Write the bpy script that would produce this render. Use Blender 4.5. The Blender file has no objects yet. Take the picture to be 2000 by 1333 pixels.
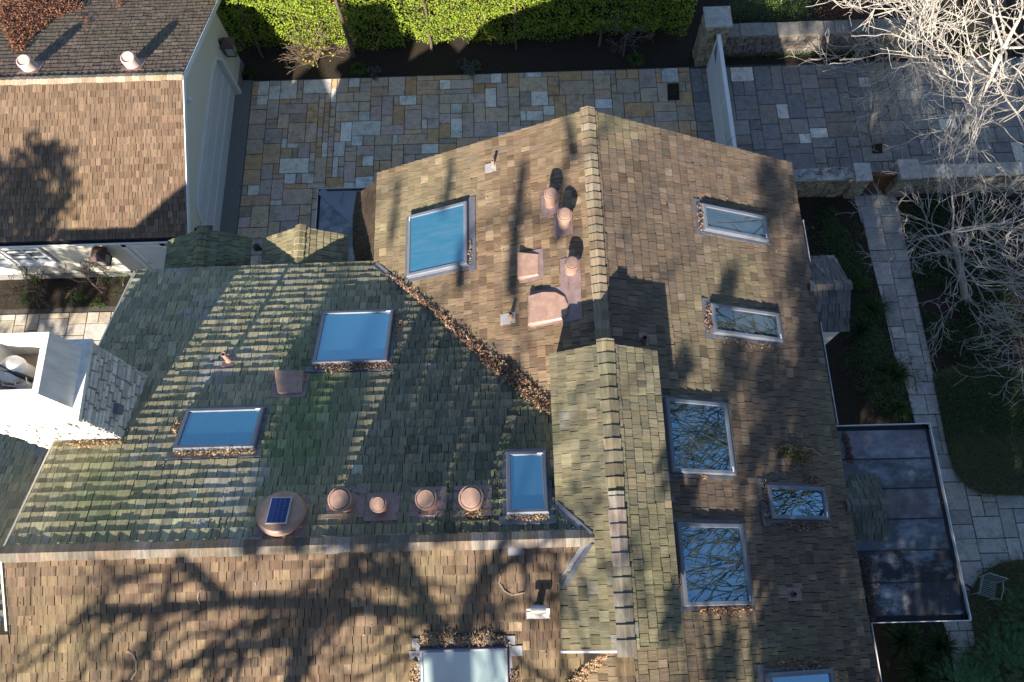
import bpy, math, random
from mathutils import Vector, Matrix, noise
rnd = random.Random(11)
R = math.radians
sc = bpy.context.scene
col = sc.collection

# ------------------------------------------------------------------ camera
F_PX, PITCH, ROLL, YAW, CAM_H = 1500.0, R(19.40), R(-2.96), R(1.36), 22.4
M3 = Matrix.Rotation(YAW, 3, 'Z') @ Matrix.Rotation(PITCH, 3, 'X') @ Matrix.Rotation(ROLL, 3, 'Z')
CAM = Vector((0, 0, CAM_H))
cd = bpy.data.cameras.new('camera'); cam = bpy.data.objects.new('camera', cd); col.objects.link(cam)
cd.sensor_width = 36; cd.lens = 36 * F_PX / 2000; cd.clip_start = .5; cd.clip_end = 500
cam.matrix_world = Matrix.Translation(CAM) @ M3.to_4x4()
sc.camera = cam
# ------------------------------------------------------------------ world, sun, exposure
SUN_EL, SUN_AZ = R(28.4), R(195.0)           # azimuth clockwise from north (+Y): the sun stands south-south-west
SUN = Vector((math.sin(SUN_AZ) * math.cos(SUN_EL), math.cos(SUN_AZ) * math.cos(SUN_EL), math.sin(SUN_EL)))
w = bpy.data.worlds.new('World'); sc.world = w; w.use_nodes = True
nt = w.node_tree; nt.nodes.clear()
sky = nt.nodes.new('ShaderNodeTexSky'); sky.sky_type = 'NISHITA'; sky.sun_disc = False
sky.dust_density = .25; sky.ozone_density = 2.4; sky.sun_elevation = SUN_EL; sky.sun_rotation = SUN_AZ
bg = nt.nodes.new('ShaderNodeBackground'); bg.inputs[1].default_value = .068
wo = nt.nodes.new('ShaderNodeOutputWorld')
nt.links.new(sky.outputs[0], bg.inputs[0]); nt.links.new(bg.outputs[0], wo.inputs[0])
sl = bpy.data.lights.new('sun', 'SUN'); sl.energy = 5.0; sl.angle = R(.65); sl.color = (1, .89, .74)
so = bpy.data.objects.new('sun', sl); col.objects.link(so)
so.rotation_euler = SUN.to_track_quat('Z', 'Y').to_euler(); so.location = SUN * 60
sc.view_settings.view_transform = 'Standard'; sc.view_settings.look = 'None'
sc.view_settings.gamma = 1; sc.view_settings.exposure = 1.4

# ------------------------------------------------------------------ measuring: where a sight line meets a level or a roof plane
def ray(u, v):
    return M3 @ Vector(((u - 1000) / F_PX, -(v - 666.5) / F_PX, -1))
def at(u, v, z=0.):
    d = ray(u, v); return CAM + d * ((z - CAM_H) / d.z)
class Plane:
    def __init__(s, p, gx, gy):              # height = p.z + gx*(x-p.x) + gy*(y-p.y)
        s.p = Vector(p); s.n = Vector((-gx, -gy, 1)).normalized(); s.g = (gx, gy)
    def z(s, x, y): return s.p.z + s.g[0] * (x - s.p.x) + s.g[1] * (y - s.p.y)
    def pt(s, x, y): return Vector((x, y, s.z(x, y)))
    def at(s, u, v, up=0.):
        d = ray(u, v); q = s.p + s.n * up
        return CAM + d * ((q - CAM).dot(s.n) / d.dot(s.n))
    @property
    def down(s): return Vector((-s.g[0], -s.g[1], -(s.g[0] ** 2 + s.g[1] ** 2))).normalized()
T = .433
P_N = Plane((0, 1.15, 8.9), 0, -T); P_S = Plane((0, 1.15, 8.9), 0, T)
P_E = Plane((1.66, 0, 8.25), -T, 0); P_W = Plane((1.66, 0, 8.25), T, 0)
P_CE = Plane((1.6, 0, 9.08), -T, 0); P_CW = Plane((1.6, 0, 9.08), T, 0)
P_XN = Plane((0, -.16, 8.33), 0, -T)
P_GS = Plane((0, 14.66, 4.4), 0, .36); P_GN = Plane((0, 14.66, 4.4), 0, -.36)

# ------------------------------------------------------------------ objects and labels
WM = {}
def tag(o, label=None, cat=None, group=None, kind=None):
    if label: o['label'] = label
    if cat: o['category'] = cat
    if group: o['group'] = group
    if kind: o['kind'] = kind
    return o
def link(o, parent=None, mw=None):
    mw = mw or Matrix.Identity(4)
    col.objects.link(o)
    if parent is not None:
        o.parent = parent; o.matrix_parent_inverse = WM[parent.name].inverted()
    o.matrix_basis = mw; WM[o.name] = mw.copy()
    return o
def thing(name, loc, label, cat, group=None):
    o = bpy.data.objects.new(name, None); o.empty_display_size = .3
    link(o, None, Matrix.Translation(Vector(loc)))
    return tag(o, label, cat, group)

class MB:
    """collects faces, then links them as one mesh object"""
    def __init__(s): s.v = []; s.f = []; s.c = []; s.mi = []
    def face(s, pts, c=(.5, .5, .5), m=0):
        b = len(s.v); s.v.extend([tuple(p) for p in pts]); s.f.append(tuple(range(b, b + len(pts)))); s.c.append(c); s.mi.append(m)
    def hull(s, bot, top, c=(.5, .5, .5), m=0, cap=True, base=True):   # prism between two loops of equal length (ccw seen from the top side)
        b = len(s.v); n = len(bot); s.v.extend([tuple(p) for p in bot]); s.v.extend([tuple(p) for p in top])
        for i in range(n):
            j = (i + 1) % n; s.f.append((b + i, b + j, b + n + j, b + n + i)); s.c.append(c); s.mi.append(m)
        if cap: s.f.append(tuple(range(b + n, b + 2 * n))); s.c.append(c); s.mi.append(m)
        if base: s.f.append(tuple(range(b + n - 1, b - 1, -1))); s.c.append(c); s.mi.append(m)
    def box(s, lo, hi, c=(.5, .5, .5), m=0, X=None):
        x0, y0, z0 = lo; x1, y1, z1 = hi
        q = [Vector(p) for p in ((x0, y0, z0), (x1, y0, z0), (x1, y1, z0), (x0, y1, z0), (x0, y0, z1), (x1, y0, z1), (x1, y1, z1), (x0, y1, z1))]
        if X is not None: q = [X @ p for p in q]
        s.hull(q[:4], q[4:], c, m)
    def tube(s, pts, rad, n=6, c=(.5, .5, .5), m=0, caps=True):
        pts = [Vector(p) for p in pts]; b = len(s.v); k = len(pts)
        if not isinstance(rad, (list, tuple)): rad = [rad] * k
        prev = None
        for i, p in enumerate(pts):
            d = (pts[min(i + 1, k - 1)] - pts[max(i - 1, 0)])
            if d.length < 1e-6: d = Vector((0, 0, 1))
            d.normalize()
            if prev is None:
                a = d.orthogonal().normalized()
            else:
                a = prev - d * prev.dot(d)
                a = a.normalized() if a.length > 1e-5 else d.orthogonal().normalized()
            prev = a; e = d.cross(a)
            for j in range(n):
                t = 2 * math.pi * j / n
                s.v.append(tuple(p + (a * math.cos(t) + e * math.sin(t)) * rad[i]))
        for i in range(k - 1):
            for j in range(n):
                j2 = (j + 1) % n
                s.f.append((b + i * n + j, b + i * n + j2, b + (i + 1) * n + j2, b + (i + 1) * n + j)); s.c.append(c); s.mi.append(m)
        if caps:
            s.f.append(tuple(b + (k - 1) * n + j for j in range(n))); s.c.append(c); s.mi.append(m)
            s.f.append(tuple(b + n - 1 - j for j in range(n))); s.c.append(c); s.mi.append(m)
    def lathe(s, base, axis, prof, n=28, c=(.5, .5, .5), m=0, ref=None):   # prof: (radius, height) from the bottom up
        axis = Vector(axis).normalized(); a = (Vector(ref) if ref else axis.orthogonal()).normalized(); a = (a - axis * a.dot(axis)).normalized(); e = axis.cross(a); base = Vector(base)
        b = len(s.v)
        for r, h in prof:
            for j in range(n):
                t = 2 * math.pi * j / n; s.v.append(tuple(base + axis * h + (a * math.cos(t) + e * math.sin(t)) * r))
        for i in range(len(prof) - 1):
            for j in range(n):
                j2 = (j + 1) % n; s.f.append((b + i * n + j, b + i * n + j2, b + (i + 1) * n + j2, b + (i + 1) * n + j)); s.c.append(c); s.mi.append(m)
        s.f.append(tuple(b + (len(prof) - 1) * n + j for j in range(n))); s.c.append(c); s.mi.append(m)
    def build(s, name, mats, parent=None, mw=None, smooth=False, local=None):
        """vertices are in world space unless mw/local says otherwise; origin at the parent's"""
        me = bpy.data.meshes.new(name)
        if mw is None:
            mw = Matrix.Translation(WM[parent.name].translation) if parent is not None else Matrix.Translation(s.base())
            inv = mw.inverted(); vs = [tuple(inv @ Vector(p)) for p in s.v]
        elif local: vs = s.v
        else:
            inv = mw.inverted(); vs = [tuple(inv @ Vector(p)) for p in s.v]
        me.from_pydata(vs, [], s.f)
        if not isinstance(mats, (list, tuple)): mats = [mats]
        for m in mats: me.materials.append(m)
        if len(mats) > 1: me.polygons.foreach_set('material_index', s.mi)
        at_ = me.attributes.new('tint', 'FLOAT_COLOR', 'FACE')
        flat = []
        for c in s.c: flat.extend((c[0], c[1], c[2], 1.))
        at_.data.foreach_set('color', flat)
        if smooth: me.polygons.foreach_set('use_smooth', [True] * len(s.f)); me.set_sharp_from_angle(angle=R(40))
        me.update()
        o = bpy.data.objects.new(name, me)
        return link(o, parent, mw)
    def base(s):
        n = max(1, len(s.v)); return Vector((sum(p[0] for p in s.v) / n, sum(p[1] for p in s.v) / n, min(p[2] for p in s.v)))

# ------------------------------------------------------------------ materials
def mat(name, base=None, rough=.8, metal=0., spec=.3, tint=False, nz=None, bump=None, vary=.35, stretch=(1, 1, 1), extra=None):
    m = bpy.data.materials.new(name); m.use_nodes = True
    t = m.node_tree; b = t.nodes['Principled BSDF']
    b.inputs['Roughness'].default_value = rough; b.inputs['Metallic'].default_value = metal
    b.inputs['Specular IOR Level'].default_value = spec
    L = t.links.new
    if tint:
        a = t.nodes.new('ShaderNodeAttribute'); a.attribute_name = 'tint'; src = a.outputs['Color']
    else:
        rgb = t.nodes.new('ShaderNodeRGB'); rgb.outputs[0].default_value = (*base, 1); src = rgb.outputs[0]
    if nz:
        tc = t.nodes.new('ShaderNodeTexCoord'); mp = t.nodes.new('ShaderNodeMapping'); mp.inputs['Scale'].default_value = stretch
        L(tc.outputs['Object'], mp.inputs[0])
        n1 = t.nodes.new('ShaderNodeTexNoise'); n1.inputs['Scale'].default_value = nz; n1.inputs['Detail'].default_value = 6; n1.inputs['Roughness'].default_value = .65
        L(mp.outputs[0], n1.inputs['Vector'])
        mr = t.nodes.new('ShaderNodeMapRange'); mr.inputs[1].default_value = .28; mr.inputs[2].default_value = .72
        mr.inputs[3].default_value = 1 - vary; mr.inputs[4].default_value = 1 + vary
        L(n1.outputs[0], mr.inputs[0])
        mx = t.nodes.new('ShaderNodeVectorMath'); mx.operation = 'SCALE'
        L(src, mx.inputs[0]); L(mr.outputs[0], mx.inputs['Scale']); src = mx.outputs[0]
        if bump:
            bp = t.nodes.new('ShaderNodeBump'); bp.inputs['Strength'].default_value = bump; bp.inputs['Distance'].default_value = .02
            L(n1.outputs[0], bp.inputs['Height']); L(bp.outputs[0], b.inputs['Normal'])
        if extra: src = extra(t, L, src, mp)
    L(src, b.inputs['Base Color'])
    return m
def ex_shake(t, L, src, mp):      # silvery dry streaks that run down the slope, a lichen patchwork of its own
    tc = t.nodes.new('ShaderNodeTexCoord')
    m2 = t.nodes.new('ShaderNodeMapping'); m2.inputs['Scale'].default_value = (14, 1.1, 1); L(tc.outputs['Object'], m2.inputs[0])
    n = t.nodes.new('ShaderNodeTexNoise'); n.inputs['Scale'].default_value = 1.6; n.inputs['Detail'].default_value = 5; L(m2.outputs[0], n.inputs['Vector'])
    r = t.nodes.new('ShaderNodeMapRange'); r.inputs[1].default_value = .38; r.inputs[2].default_value = .68; r.inputs[3].default_value = .8; r.inputs[4].default_value = 1.2; L(n.outputs[0], r.inputs[0])
    s = t.nodes.new('ShaderNodeVectorMath'); s.operation = 'SCALE'; L(src, s.inputs[0]); L(r.outputs[0], s.inputs['Scale'])
    return s.outputs[0]
def ex_paver(t, L, src, mp):      # rust and grey stains, small dark pits
    tc = t.nodes.new('ShaderNodeTexCoord')
    n = t.nodes.new('ShaderNodeTexNoise'); n.inputs['Scale'].default_value = 2.1; n.inputs['Detail'].default_value = 8; n.inputs['Roughness'].default_value = .7; L(tc.outputs['Object'], n.inputs['Vector'])
    r = t.nodes.new('ShaderNodeMapRange'); r.inputs[1].default_value = .5; r.inputs[2].default_value = .72; r.inputs[3].default_value = 0; r.inputs[4].default_value = .6; L(n.outputs[0], r.inputs[0])
    mix = t.nodes.new('ShaderNodeMix'); mix.data_type = 'RGBA'; L(r.outputs[0], mix.inputs[0]); L(src, mix.inputs[6]); mix.inputs[7].default_value = (.12, .105, .07, 1)
    n2 = t.nodes.new('ShaderNodeTexNoise'); n2.inputs['Scale'].default_value = 16; n2.inputs['Detail'].default_value = 4; L(tc.outputs['Object'], n2.inputs['Vector'])
    r2 = t.nodes.new('ShaderNodeMapRange'); r2.inputs[1].default_value = .58; r2.inputs[2].default_value = .75; r2.inputs[3].default_value = 1; r2.inputs[4].default_value = .45; L(n2.outputs[0], r2.inputs[0])
    s = t.nodes.new('ShaderNodeVectorMath'); s.operation = 'SCALE'; L(mix.outputs[2], s.inputs[0]); L(r2.outputs[0], s.inputs['Scale'])
    return s.outputs[0]
def ex_zinc(t, L, src, mp):       # chalky white bloom in ragged patches
    tc = t.nodes.new('ShaderNodeTexCoord')
    m2 = t.nodes.new('ShaderNodeMapping'); m2.inputs['Scale'].default_value = (.8, 1.5, 1); L(tc.outputs['Object'], m2.inputs[0])
    n = t.nodes.new('ShaderNodeTexNoise'); n.inputs['Scale'].default_value = 1.3; n.inputs['Detail'].default_value = 10; n.inputs['Roughness'].default_value = .72; L(m2.outputs[0], n.inputs['Vector'])
    r = t.nodes.new('ShaderNodeMapRange'); r.inputs[1].default_value = .48; r.inputs[2].default_value = .64; r.inputs[3].default_value = 0; r.inputs[4].default_value = .8; L(n.outputs[0], r.inputs[0])
    mix = t.nodes.new('ShaderNodeMix'); mix.data_type = 'RGBA'; L(r.outputs[0], mix.inputs[0]); L(src, mix.inputs[6]); mix.inputs[7].default_value = (.3, .34, .38, 1)
    return mix.outputs[2]
def foliage(name, rough=.55, trans=.3):
    m = bpy.data.materials.new(name); m.use_nodes = True; t = m.node_tree; b = t.nodes['Principled BSDF']; L = t.links.new
    a = t.nodes.new('ShaderNodeAttribute'); a.attribute_name = 'tint'
    L(a.outputs['Color'], b.inputs['Base Color']); b.inputs['Roughness'].default_value = rough; b.inputs['Specular IOR Level'].default_value = .25
    tr = t.nodes.new('ShaderNodeBsdfTranslucent'); L(a.outputs['Color'], tr.inputs[0])
    mx = t.nodes.new('ShaderNodeMixShader'); mx.inputs[0].default_value = trans; L(b.outputs[0], mx.inputs[1]); L(tr.outputs[0], mx.inputs[2])
    L(mx.outputs[0], t.nodes['Material Output'].inputs[0]); return m
M_SHAKE = mat('cedar_shake', tint=True, rough=.85, spec=.25, nz=9, vary=.28, bump=.4, stretch=(9, .9, 1), extra=ex_shake)
M_PAVER = mat('flagstone', tint=True, rough=.8, nz=5, vary=.22, bump=.25, extra=ex_paver)
M_STUCCO = mat('cream_stucco', (.66, .62, .53), rough=.9, nz=14, vary=.06, bump=.12)
M_WHITE = mat('white_paint', (.74, .75, .76), rough=.5, nz=4, vary=.05)
M_CHALK = mat('white_render', (.72, .70, .66), rough=.85, nz=3, vary=.2, bump=.15, stretch=(2.5, 2.5, .5))
M_BROWN = mat('brown_painted_metal', (.33, .215, .17), rough=.45, spec=.45, nz=7, vary=.26)
M_DKBROWN = mat('dark_brown_metal', (.12, .075, .07), rough=.55, nz=6, vary=.2)
M_SLATE = mat('grey_metal', (.15, .17, .215), rough=.5, metal=.1, spec=.4, nz=5, vary=.12)
M_SILVER = mat('bare_metal', (.46, .44, .425), rough=.4, metal=.4, nz=8, vary=.15)
M_FLASH = mat('lead_flashing', (.13, .14, .17), rough=.55, metal=.3, nz=6, vary=.25)
M_COPPER = mat('brown_flashing', (.24, .17, .17), rough=.55, metal=.2, nz=6, vary=.25)
M_ZINC = mat('weathered_metal_roofing', tint=True, rough=.45, metal=.2, spec=.45, nz=3, vary=.35, extra=ex_zinc)
M_BLACK = mat('black_metal', (.03, .03, .035), rough=.5, nz=6, vary=.2)
M_SOIL = mat('dark_soil', (.032, .024, .018), rough=.95, nz=18, vary=.5, bump=.6)
M_GROUND = mat('ground', (.05, .045, .03), rough=.95, nz=4, vary=.4, bump=.4)
M_MORTAR = mat('mortar', (.075, .07, .062), rough=.95, nz=12, vary=.3)
M_CONC = mat('concrete', (.21, .21, .2), rough=.85, nz=9, vary=.15, bump=.1)
M_STONE = mat('rough_stone', tint=True, rough=.9, nz=7, vary=.3, bump=.8)
M_BARK = mat('pale_bark', tint=True, rough=.8, nz=9, vary=.25, bump=.3, stretch=(1, 1, .4))
M_WOOD = mat('stained_wood', (.13, .065, .03), rough=.6, nz=6, vary=.35, stretch=(1, 1, 6))
M_LEAF = foliage('foliage'); M_DRY = foliage('dry_leaves', .7, .15)
M_BONE = mat('plain_dry_wood', (.36, .30, .23), rough=.8, nz=12, vary=.2)
def glassmat(name, refl, body, rough=.015, transp=.0, gloss=(.9, .95, 1)):
    m = bpy.data.materials.new(name); m.use_nodes = True; t = m.node_tree; L = t.links.new
    for n in list(t.nodes):
        if n.type != 'OUTPUT_MATERIAL': t.nodes.remove(n)
    g = t.nodes.new('ShaderNodeBsdfGlossy'); g.inputs['Roughness'].default_value = rough; g.inputs[0].default_value = (*gloss, 1)
    tc = t.nodes.new('ShaderNodeTexCoord'); nz = t.nodes.new('ShaderNodeTexNoise'); nz.inputs['Scale'].default_value = 2.; L(tc.outputs['Object'], nz.inputs['Vector'])
    bp = t.nodes.new('ShaderNodeBump'); bp.inputs['Strength'].default_value = .016; bp.inputs['Distance'].default_value = .05; L(nz.outputs[0], bp.inputs['Height']); L(bp.outputs[0], g.inputs['Normal'])
    d = t.nodes.new('ShaderNodeBsdfDiffuse'); d.inputs[0].default_value = (*body, 1)
    tr = t.nodes.new('ShaderNodeBsdfTransparent'); tr.inputs[0].default_value = (.75, .95, .9, 1)
    m1 = t.nodes.new('ShaderNodeMixShader'); m1.inputs[0].default_value = transp; L(d.outputs[0], m1.inputs[1]); L(tr.outputs[0], m1.inputs[2])
    m2 = t.nodes.new('ShaderNodeMixShader'); m2.inputs[0].default_value = refl; L(m1.outputs[0], m2.inputs[1]); L(g.outputs[0], m2.inputs[2])
    mp = t.nodes.new('ShaderNodeMapping'); mp.inputs['Scale'].default_value = (5, .9, 1); L(tc.outputs['Object'], mp.inputs[0])          # dust that rain has drawn down the pane
    dn = t.nodes.new('ShaderNodeTexNoise'); dn.inputs['Scale'].default_value = 2.2; dn.inputs['Detail'].default_value = 9; dn.inputs['Roughness'].default_value = .7; L(mp.outputs[0], dn.inputs['Vector'])
    dr_ = t.nodes.new('ShaderNodeMapRange'); dr_.inputs[1].default_value = .42; dr_.inputs[2].default_value = .75; dr_.inputs[3].default_value = 0; dr_.inputs[4].default_value = .11; L(dn.outputs[0], dr_.inputs[0])
    du = t.nodes.new('ShaderNodeBsdfDiffuse'); du.inputs[0].default_value = (.34, .35, .34, 1)
    m3 = t.nodes.new('ShaderNodeMixShader'); L(dr_.outputs[0], m3.inputs[0]); L(m2.outputs[0], m3.inputs[1]); L(du.outputs[0], m3.inputs[2]); m2 = m3
    L(m2.outputs[0], t.nodes['Material Output'].inputs[0]); return m
M_GLASS_BLUE = glassmat('sky_blue_skylight_glass', .42, (.03, .15, .23), .03, 0, (.48, .8, .95))  # blue body and gloss tint paint in the reflected sky
M_GLASS_TREE = glassmat('clear_skylight_glass', .5, (.01, .03, .04), .01, .5, (.48, .78, 1.0))
M_GLASS_GREEN = glassmat('dim_green_skylight_glass', .3, (.06, .075, .065), .012, .45, (.75, .85, .9))
M_GLASS_MILK = glassmat('milky_skylight_glass', .25, (.13, .20, .185), .12)
M_PANE = glassmat('window_glass', .35, (.03, .05, .06), .02)
M_WELL = mat('white_light_well', (.45, .6, .56), rough=.8)
M_DARK = mat('dark_room', (.02, .03, .028), rough=.8)
M_CELL = mat('solar_cell', (.012, .03, .14), rough=.15, spec=.6)

# ------------------------------------------------------------------ shakes
def vary(c, k=.18, hue=.05):
    f = 1 + rnd.uniform(-k, k)
    return (c[0] * f * (1 + rnd.uniform(-hue, hue)), c[1] * f, c[2] * f * (1 + rnd.uniform(-hue, hue)))
def lerp(a, b, t): return tuple(x + (y - x) * t for x, y in zip(a, b))
def clip(poly, a, b):                         # keep what lies left of a->b
    out = []; n = len(poly)
    for i in range(n):
        p, q = poly[i], poly[(i + 1) % n]
        dp = (b[0] - a[0]) * (p[1] - a[1]) - (b[1] - a[1]) * (p[0] - a[0]); dq = (b[0] - a[0]) * (q[1] - a[1]) - (b[1] - a[1]) * (q[0] - a[0])
        if dp >= 0: out.append(p)
        if (dp >= 0) != (dq >= 0):
            t = dp / (dp - dq); out.append((p[0] + (q[0] - p[0]) * t, p[1] + (q[1] - p[1]) * t))
    return out
def shake_roof(name, plane, xy, parent, tint, e=.185, w=(.10, .24), t=.024, deck=.14, label=None, jit=.6):
    """wedge-shaped wooden shakes laid course by course over a convex piece of a roof plane"""
    P = [plane.pt(*q) for q in xy]
    s = plane.down; n = plane.n; u = s.cross(n).normalized(); o = P[0]
    mw = Matrix((( u.x, s.x, n.x, o.x), (u.y, s.y, n.y, o.y), (u.z, s.z, n.z, o.z), (0, 0, 0, 1)))
    P2 = [((p - o).dot(u), (p - o).dot(s)) for p in P]
    area = sum(P2[i][0] * P2[(i + 1) % len(P2)][1] - P2[(i + 1) % len(P2)][0] * P2[i][1] for i in range(len(P2)))
    if area < 0: P2.reverse()
    mb = MB()
    dk = (.035, .028, .02)
    mb.hull([(a, b, -deck) for a, b in P2], [(a, b, -.012) for a, b in P2], dk)
    smin = min(b for a, b in P2); smax = max(b for a, b in P2); umin = min(a for a, b in P2); umax = max(a for a, b in P2)
    k = 0
    while True:
        sb = smax + .03 - k * e; k += 1
        if sb - e * 1.1 < smin - e: break
        a = umin - rnd.uniform(0, w[1])
        wob = rnd.uniform(-.004, .004)
        while a < umax:
            ww = rnd.uniform(*w) if rnd.random() < .8 else rnd.uniform(w[0] * .8, w[0] * 1.2)
            j = rnd.uniform(-.012, .012) * jit + wob + (rnd.uniform(-.03, .012) if rnd.random() < .05 else 0)
            tt = t * rnd.uniform(.72, 1.3); gap = rnd.uniform(.006, .017); s1 = sb + j; s0 = sb - e * 1.12
            q = [(a, s0), (a + ww - gap, s0 ), (a + ww - gap, s1 + rnd.uniform(-.008, .008) * jit), (a + ww * rnd.uniform(.3, .7), s1 + rnd.uniform(-.006, .006) * jit), (a, s1)]
            a += ww
            for i in range(len(P2)):
                q = clip(q, P2[i], P2[(i + 1) % len(P2)])
                if len(q) < 3: break
            if len(q) < 3: continue
            cu = sum(p[0] for p in q) / len(q); cs = sum(p[1] for p in q) / len(q)
            wp = o + u * cu + s * cs
            c = tint(wp)
            tw = rnd.uniform(-.012, .012) * .5
            top = [(x, y, max(-.004, tt * (1 - (sb - y) / e)) + tw * (x - cu) / ww) for x, y in q]
            mb.hull([(x, y, -.011) for x, y in q], top, c, base=False)
    ob = mb.build(name, M_SHAKE, parent, mw=mw, local=True)
    if label: ob['label'] = label
    return ob
def nz(p, f, off=0.): return noise.noise(Vector((p.x * f + off, p.y * f - off, p.z * f + 3.1 * off)))
def tinter(cols, moss=None, mf=.5, mb_=0., pale=None, pf=0.):
    def fn(p):
        c = vary(rnd.choice(cols), .15, .035)
        if moss:
            t = min(1, max(0, nz(p, mf, 4.2) * 1.6 + mb_ + rnd.uniform(-.15, .15))); c = lerp(c, vary(moss, .2), t)
        if pale and nz(p, .7, 9.) + nz(p, 2.2, 5) * .6 + rnd.uniform(-.2, .2) > pf: c = lerp(c, pale, rnd.uniform(.25, .65))
        r = rnd.random()
        if r < .03: c = tuple(x * .7 for x in c)
        elif r > .96: c = tuple(min(.5, x * 1.4) for x in c)
        return c
    return fn
TAN = [(.22, .155, .098), (.19, .135, .085), (.25, .183, .118), (.175, .126, .09), (.205, .143, .09)]
BRN = [(.165, .110, .071), (.142, .097, .065), (.178, .121, .079), (.130, .092, .066), (.157, .110, .077)]
GRN = [(.20, .20, .125), (.18, .185, .12), (.22, .215, .14), (.165, .17, .12)]
CAPC = [(.15, .14, .095), (.13, .125, .09), (.165, .15, .10)]
t_south = tinter(BRN + BRN + TAN[:2], (.19, .15, .085), .35, -.25)
_n1 = tinter([(.175, .165, .115), (.15, .147, .105), (.19, .178, .125), (.13, .13, .095)], (.042, .06, .038), .35, -.02, (.30, .31, .31), .42)
_n2 = tinter([(.34, .31, .20), (.30, .28, .18), (.36, .32, .21), (.27, .26, .18)], (.13, .17, .08), .4, -.2, (.34, .34, .33), .5)
def t_north(p):           # sunlight painted paler towards the west, shade with moss darker towards the valley
    k = (p.x + 4.6) / 2.8 + nz(p, .5, 6.) * .9
    return lerp(_n2(p), _n1(p), min(1, max(0, k)))
t_west = tinter(TAN + BRN[:2], (.215, .18, .11), .3, .0)
t_east = tinter([(.15, .112, .082), (.132, .10, .076), (.165, .12, .085), (.12, .095, .075), (.145, .112, .086)], (.21, .19, .11), .3, -.1)
t_cap = tinter(CAPC + [(.19, .165, .108), (.17, .15, .10), (.20, .175, .115)], (.20, .18, .105), .5, .1, (.25, .25, .24), .62)
t_gs = tinter([(.19, .13, .088), (.168, .115, .078), (.205, .143, .098), (.155, .105, .073)], (.25, .18, .09), .25, -.3)
t_gn = tinter([(.17, .125, .095), (.14, .11, .09), (.155, .115, .085)], (.12, .12, .075), .3, .05)
def ridge(name, parent, p0, p1, d1, d2, tint, wd=.145, step=.19, label=None, lift=.03):
    """ridge boards in overlapping pairs from p0 to p1, leaning along d1 and d2"""
    p0 = Vector(p0); p1 = Vector(p1); L = (p1 - p0).length; a = (p1 - p0).normalized(); d1 = Vector(d1).normalized(); d2 = Vector(d2).normalized()
    mb = MB(); x = 0
    while x < L - .02:
        ln = min(step * 1.08, L - x); c = tint(p0 + a * x)
        ww = wd * rnd.uniform(.92, 1.1); up0 = lift - .012; up1 = lift + .014
        for dd in (d1, d2):
            n = a.cross(dd); n = n if n.z > 0 else -n
            q = [p0 + a * (x + ln), p0 + a * x, p0 + a * x + dd * ww, p0 + a * (x + ln) + dd * ww]
            up = [up1, up0, up0, up1]
            top = [pp + n * (uu + .012) + Vector((0, 0, .0)) for pp, uu in zip(q, up)]; bot = [pp + n * (uu - .022) for pp, uu in zip(q, up)]
            top[0] = q[0] + Vector((0, 0, up[0] + .016)); top[1] = q[1] + Vector((0, 0, up[1] + .016))
            if (top[1] - top[0]).cross(top[2] - top[1]).z < 0: top.reverse(); bot.reverse()
            mb.hull(bot, top, vary(c, .08))
        x += step * rnd.uniform(.95, 1.05)
    ob = mb.build(name, M_SHAKE, parent)
    if label: ob['label'] = label
    return ob

# ================================================================== MAIN HOUSE
house = thing('main_house', (-1, 3, 0), 'large shingle roofed house with cream walls filling the middle of the view', 'house')
EX, WX = 6.8, -3.32
shake_roof('roof', P_N, [(-8.95, 1.15), (1.18, 1.15), (.95, 3.3), (-3.32, 7.86), (-8.95, 7.82)], house, t_north, e=.205, w=(.13, .27), t=.030, jit=.35, label='mossy green north slope with sunlit strips')
shake_roof('roof', P_S, [(-8.93, 1.15), (1.18, 1.15), (.95, -1.02), (-2.5, -4.5), (-8.93, -4.5)], house, t_south, e=.17, w=(.12, .26), t=.027, label='sunny brown south slope with branch shadows')
shake_roof('roof', P_S, [(-14.6, -.16), (-8.935, -.16), (-8.935, -4.5), (-14.6, -4.5)], house, t_south, e=.17, w=(.12, .26), t=.027)
shake_roof('roof', P_XN, [(-14.6, -.16), (-8.97, -.16), (-8.97, 4.9), (-14.6, 4.9)], house, t_north, e=.205, w=(.13, .27), t=.030, jit=.35)
shake_roof('roof', P_W, [(1.66, 10.28), (WX, 10.2), (WX, 7.83), (1.66, 2.62)], house, t_west, e=.185, w=(.13, .27), label='tan west slope with copper coloured vents')
shake_roof('roof', P_W, [(1.66, -.32), (1.66, -4.5), (-2.5, -4.5)], house, t_west, e=.185, w=(.13, .27))
shake_roof('roof', P_E, [(1.66, 10.28), (EX, 10.17), (EX, -4.5), (1.66, -4.5)], house, t_east, e=.2, w=(.13, .27), label='grey brown east slope with six skylights')
shake_roof('roof', P_CW, [(1.6, 4.6), (.585, 4.56), (.585, -.62), (1.6, -.63)], house, t_cap, e=.178, w=(.14, .27))
shake_roof('roof', P_CE, [(1.6, 4.6), (2.605, 4.56), (2.605, -.62), (1.6, -.63)], house, t_cap, e=.178, w=(.14, .27))
P_HE = Plane((-11.7, 0, 10.1), -.85, 0); P_HW = Plane((-11.7, 0, 10.1), .85, 0)  # unseen west gable, added for the shadow it casts on garage and patio
shake_roof('roof', P_HE, [(-11.7, .7), (-10.2, .7), (-10.2, -4.5), (-11.7, -4.5)], house, t_south, e=.2, w=(.13, .27))
shake_roof('roof', P_HW, [(-11.7, .7), (-13.5, .7), (-13.5, -4.5), (-11.7, -4.5)], house, t_south, e=.2, w=(.13, .27))
dN, dS, dE, dW = P_N.down, P_S.down, P_E.down, P_W.down
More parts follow.
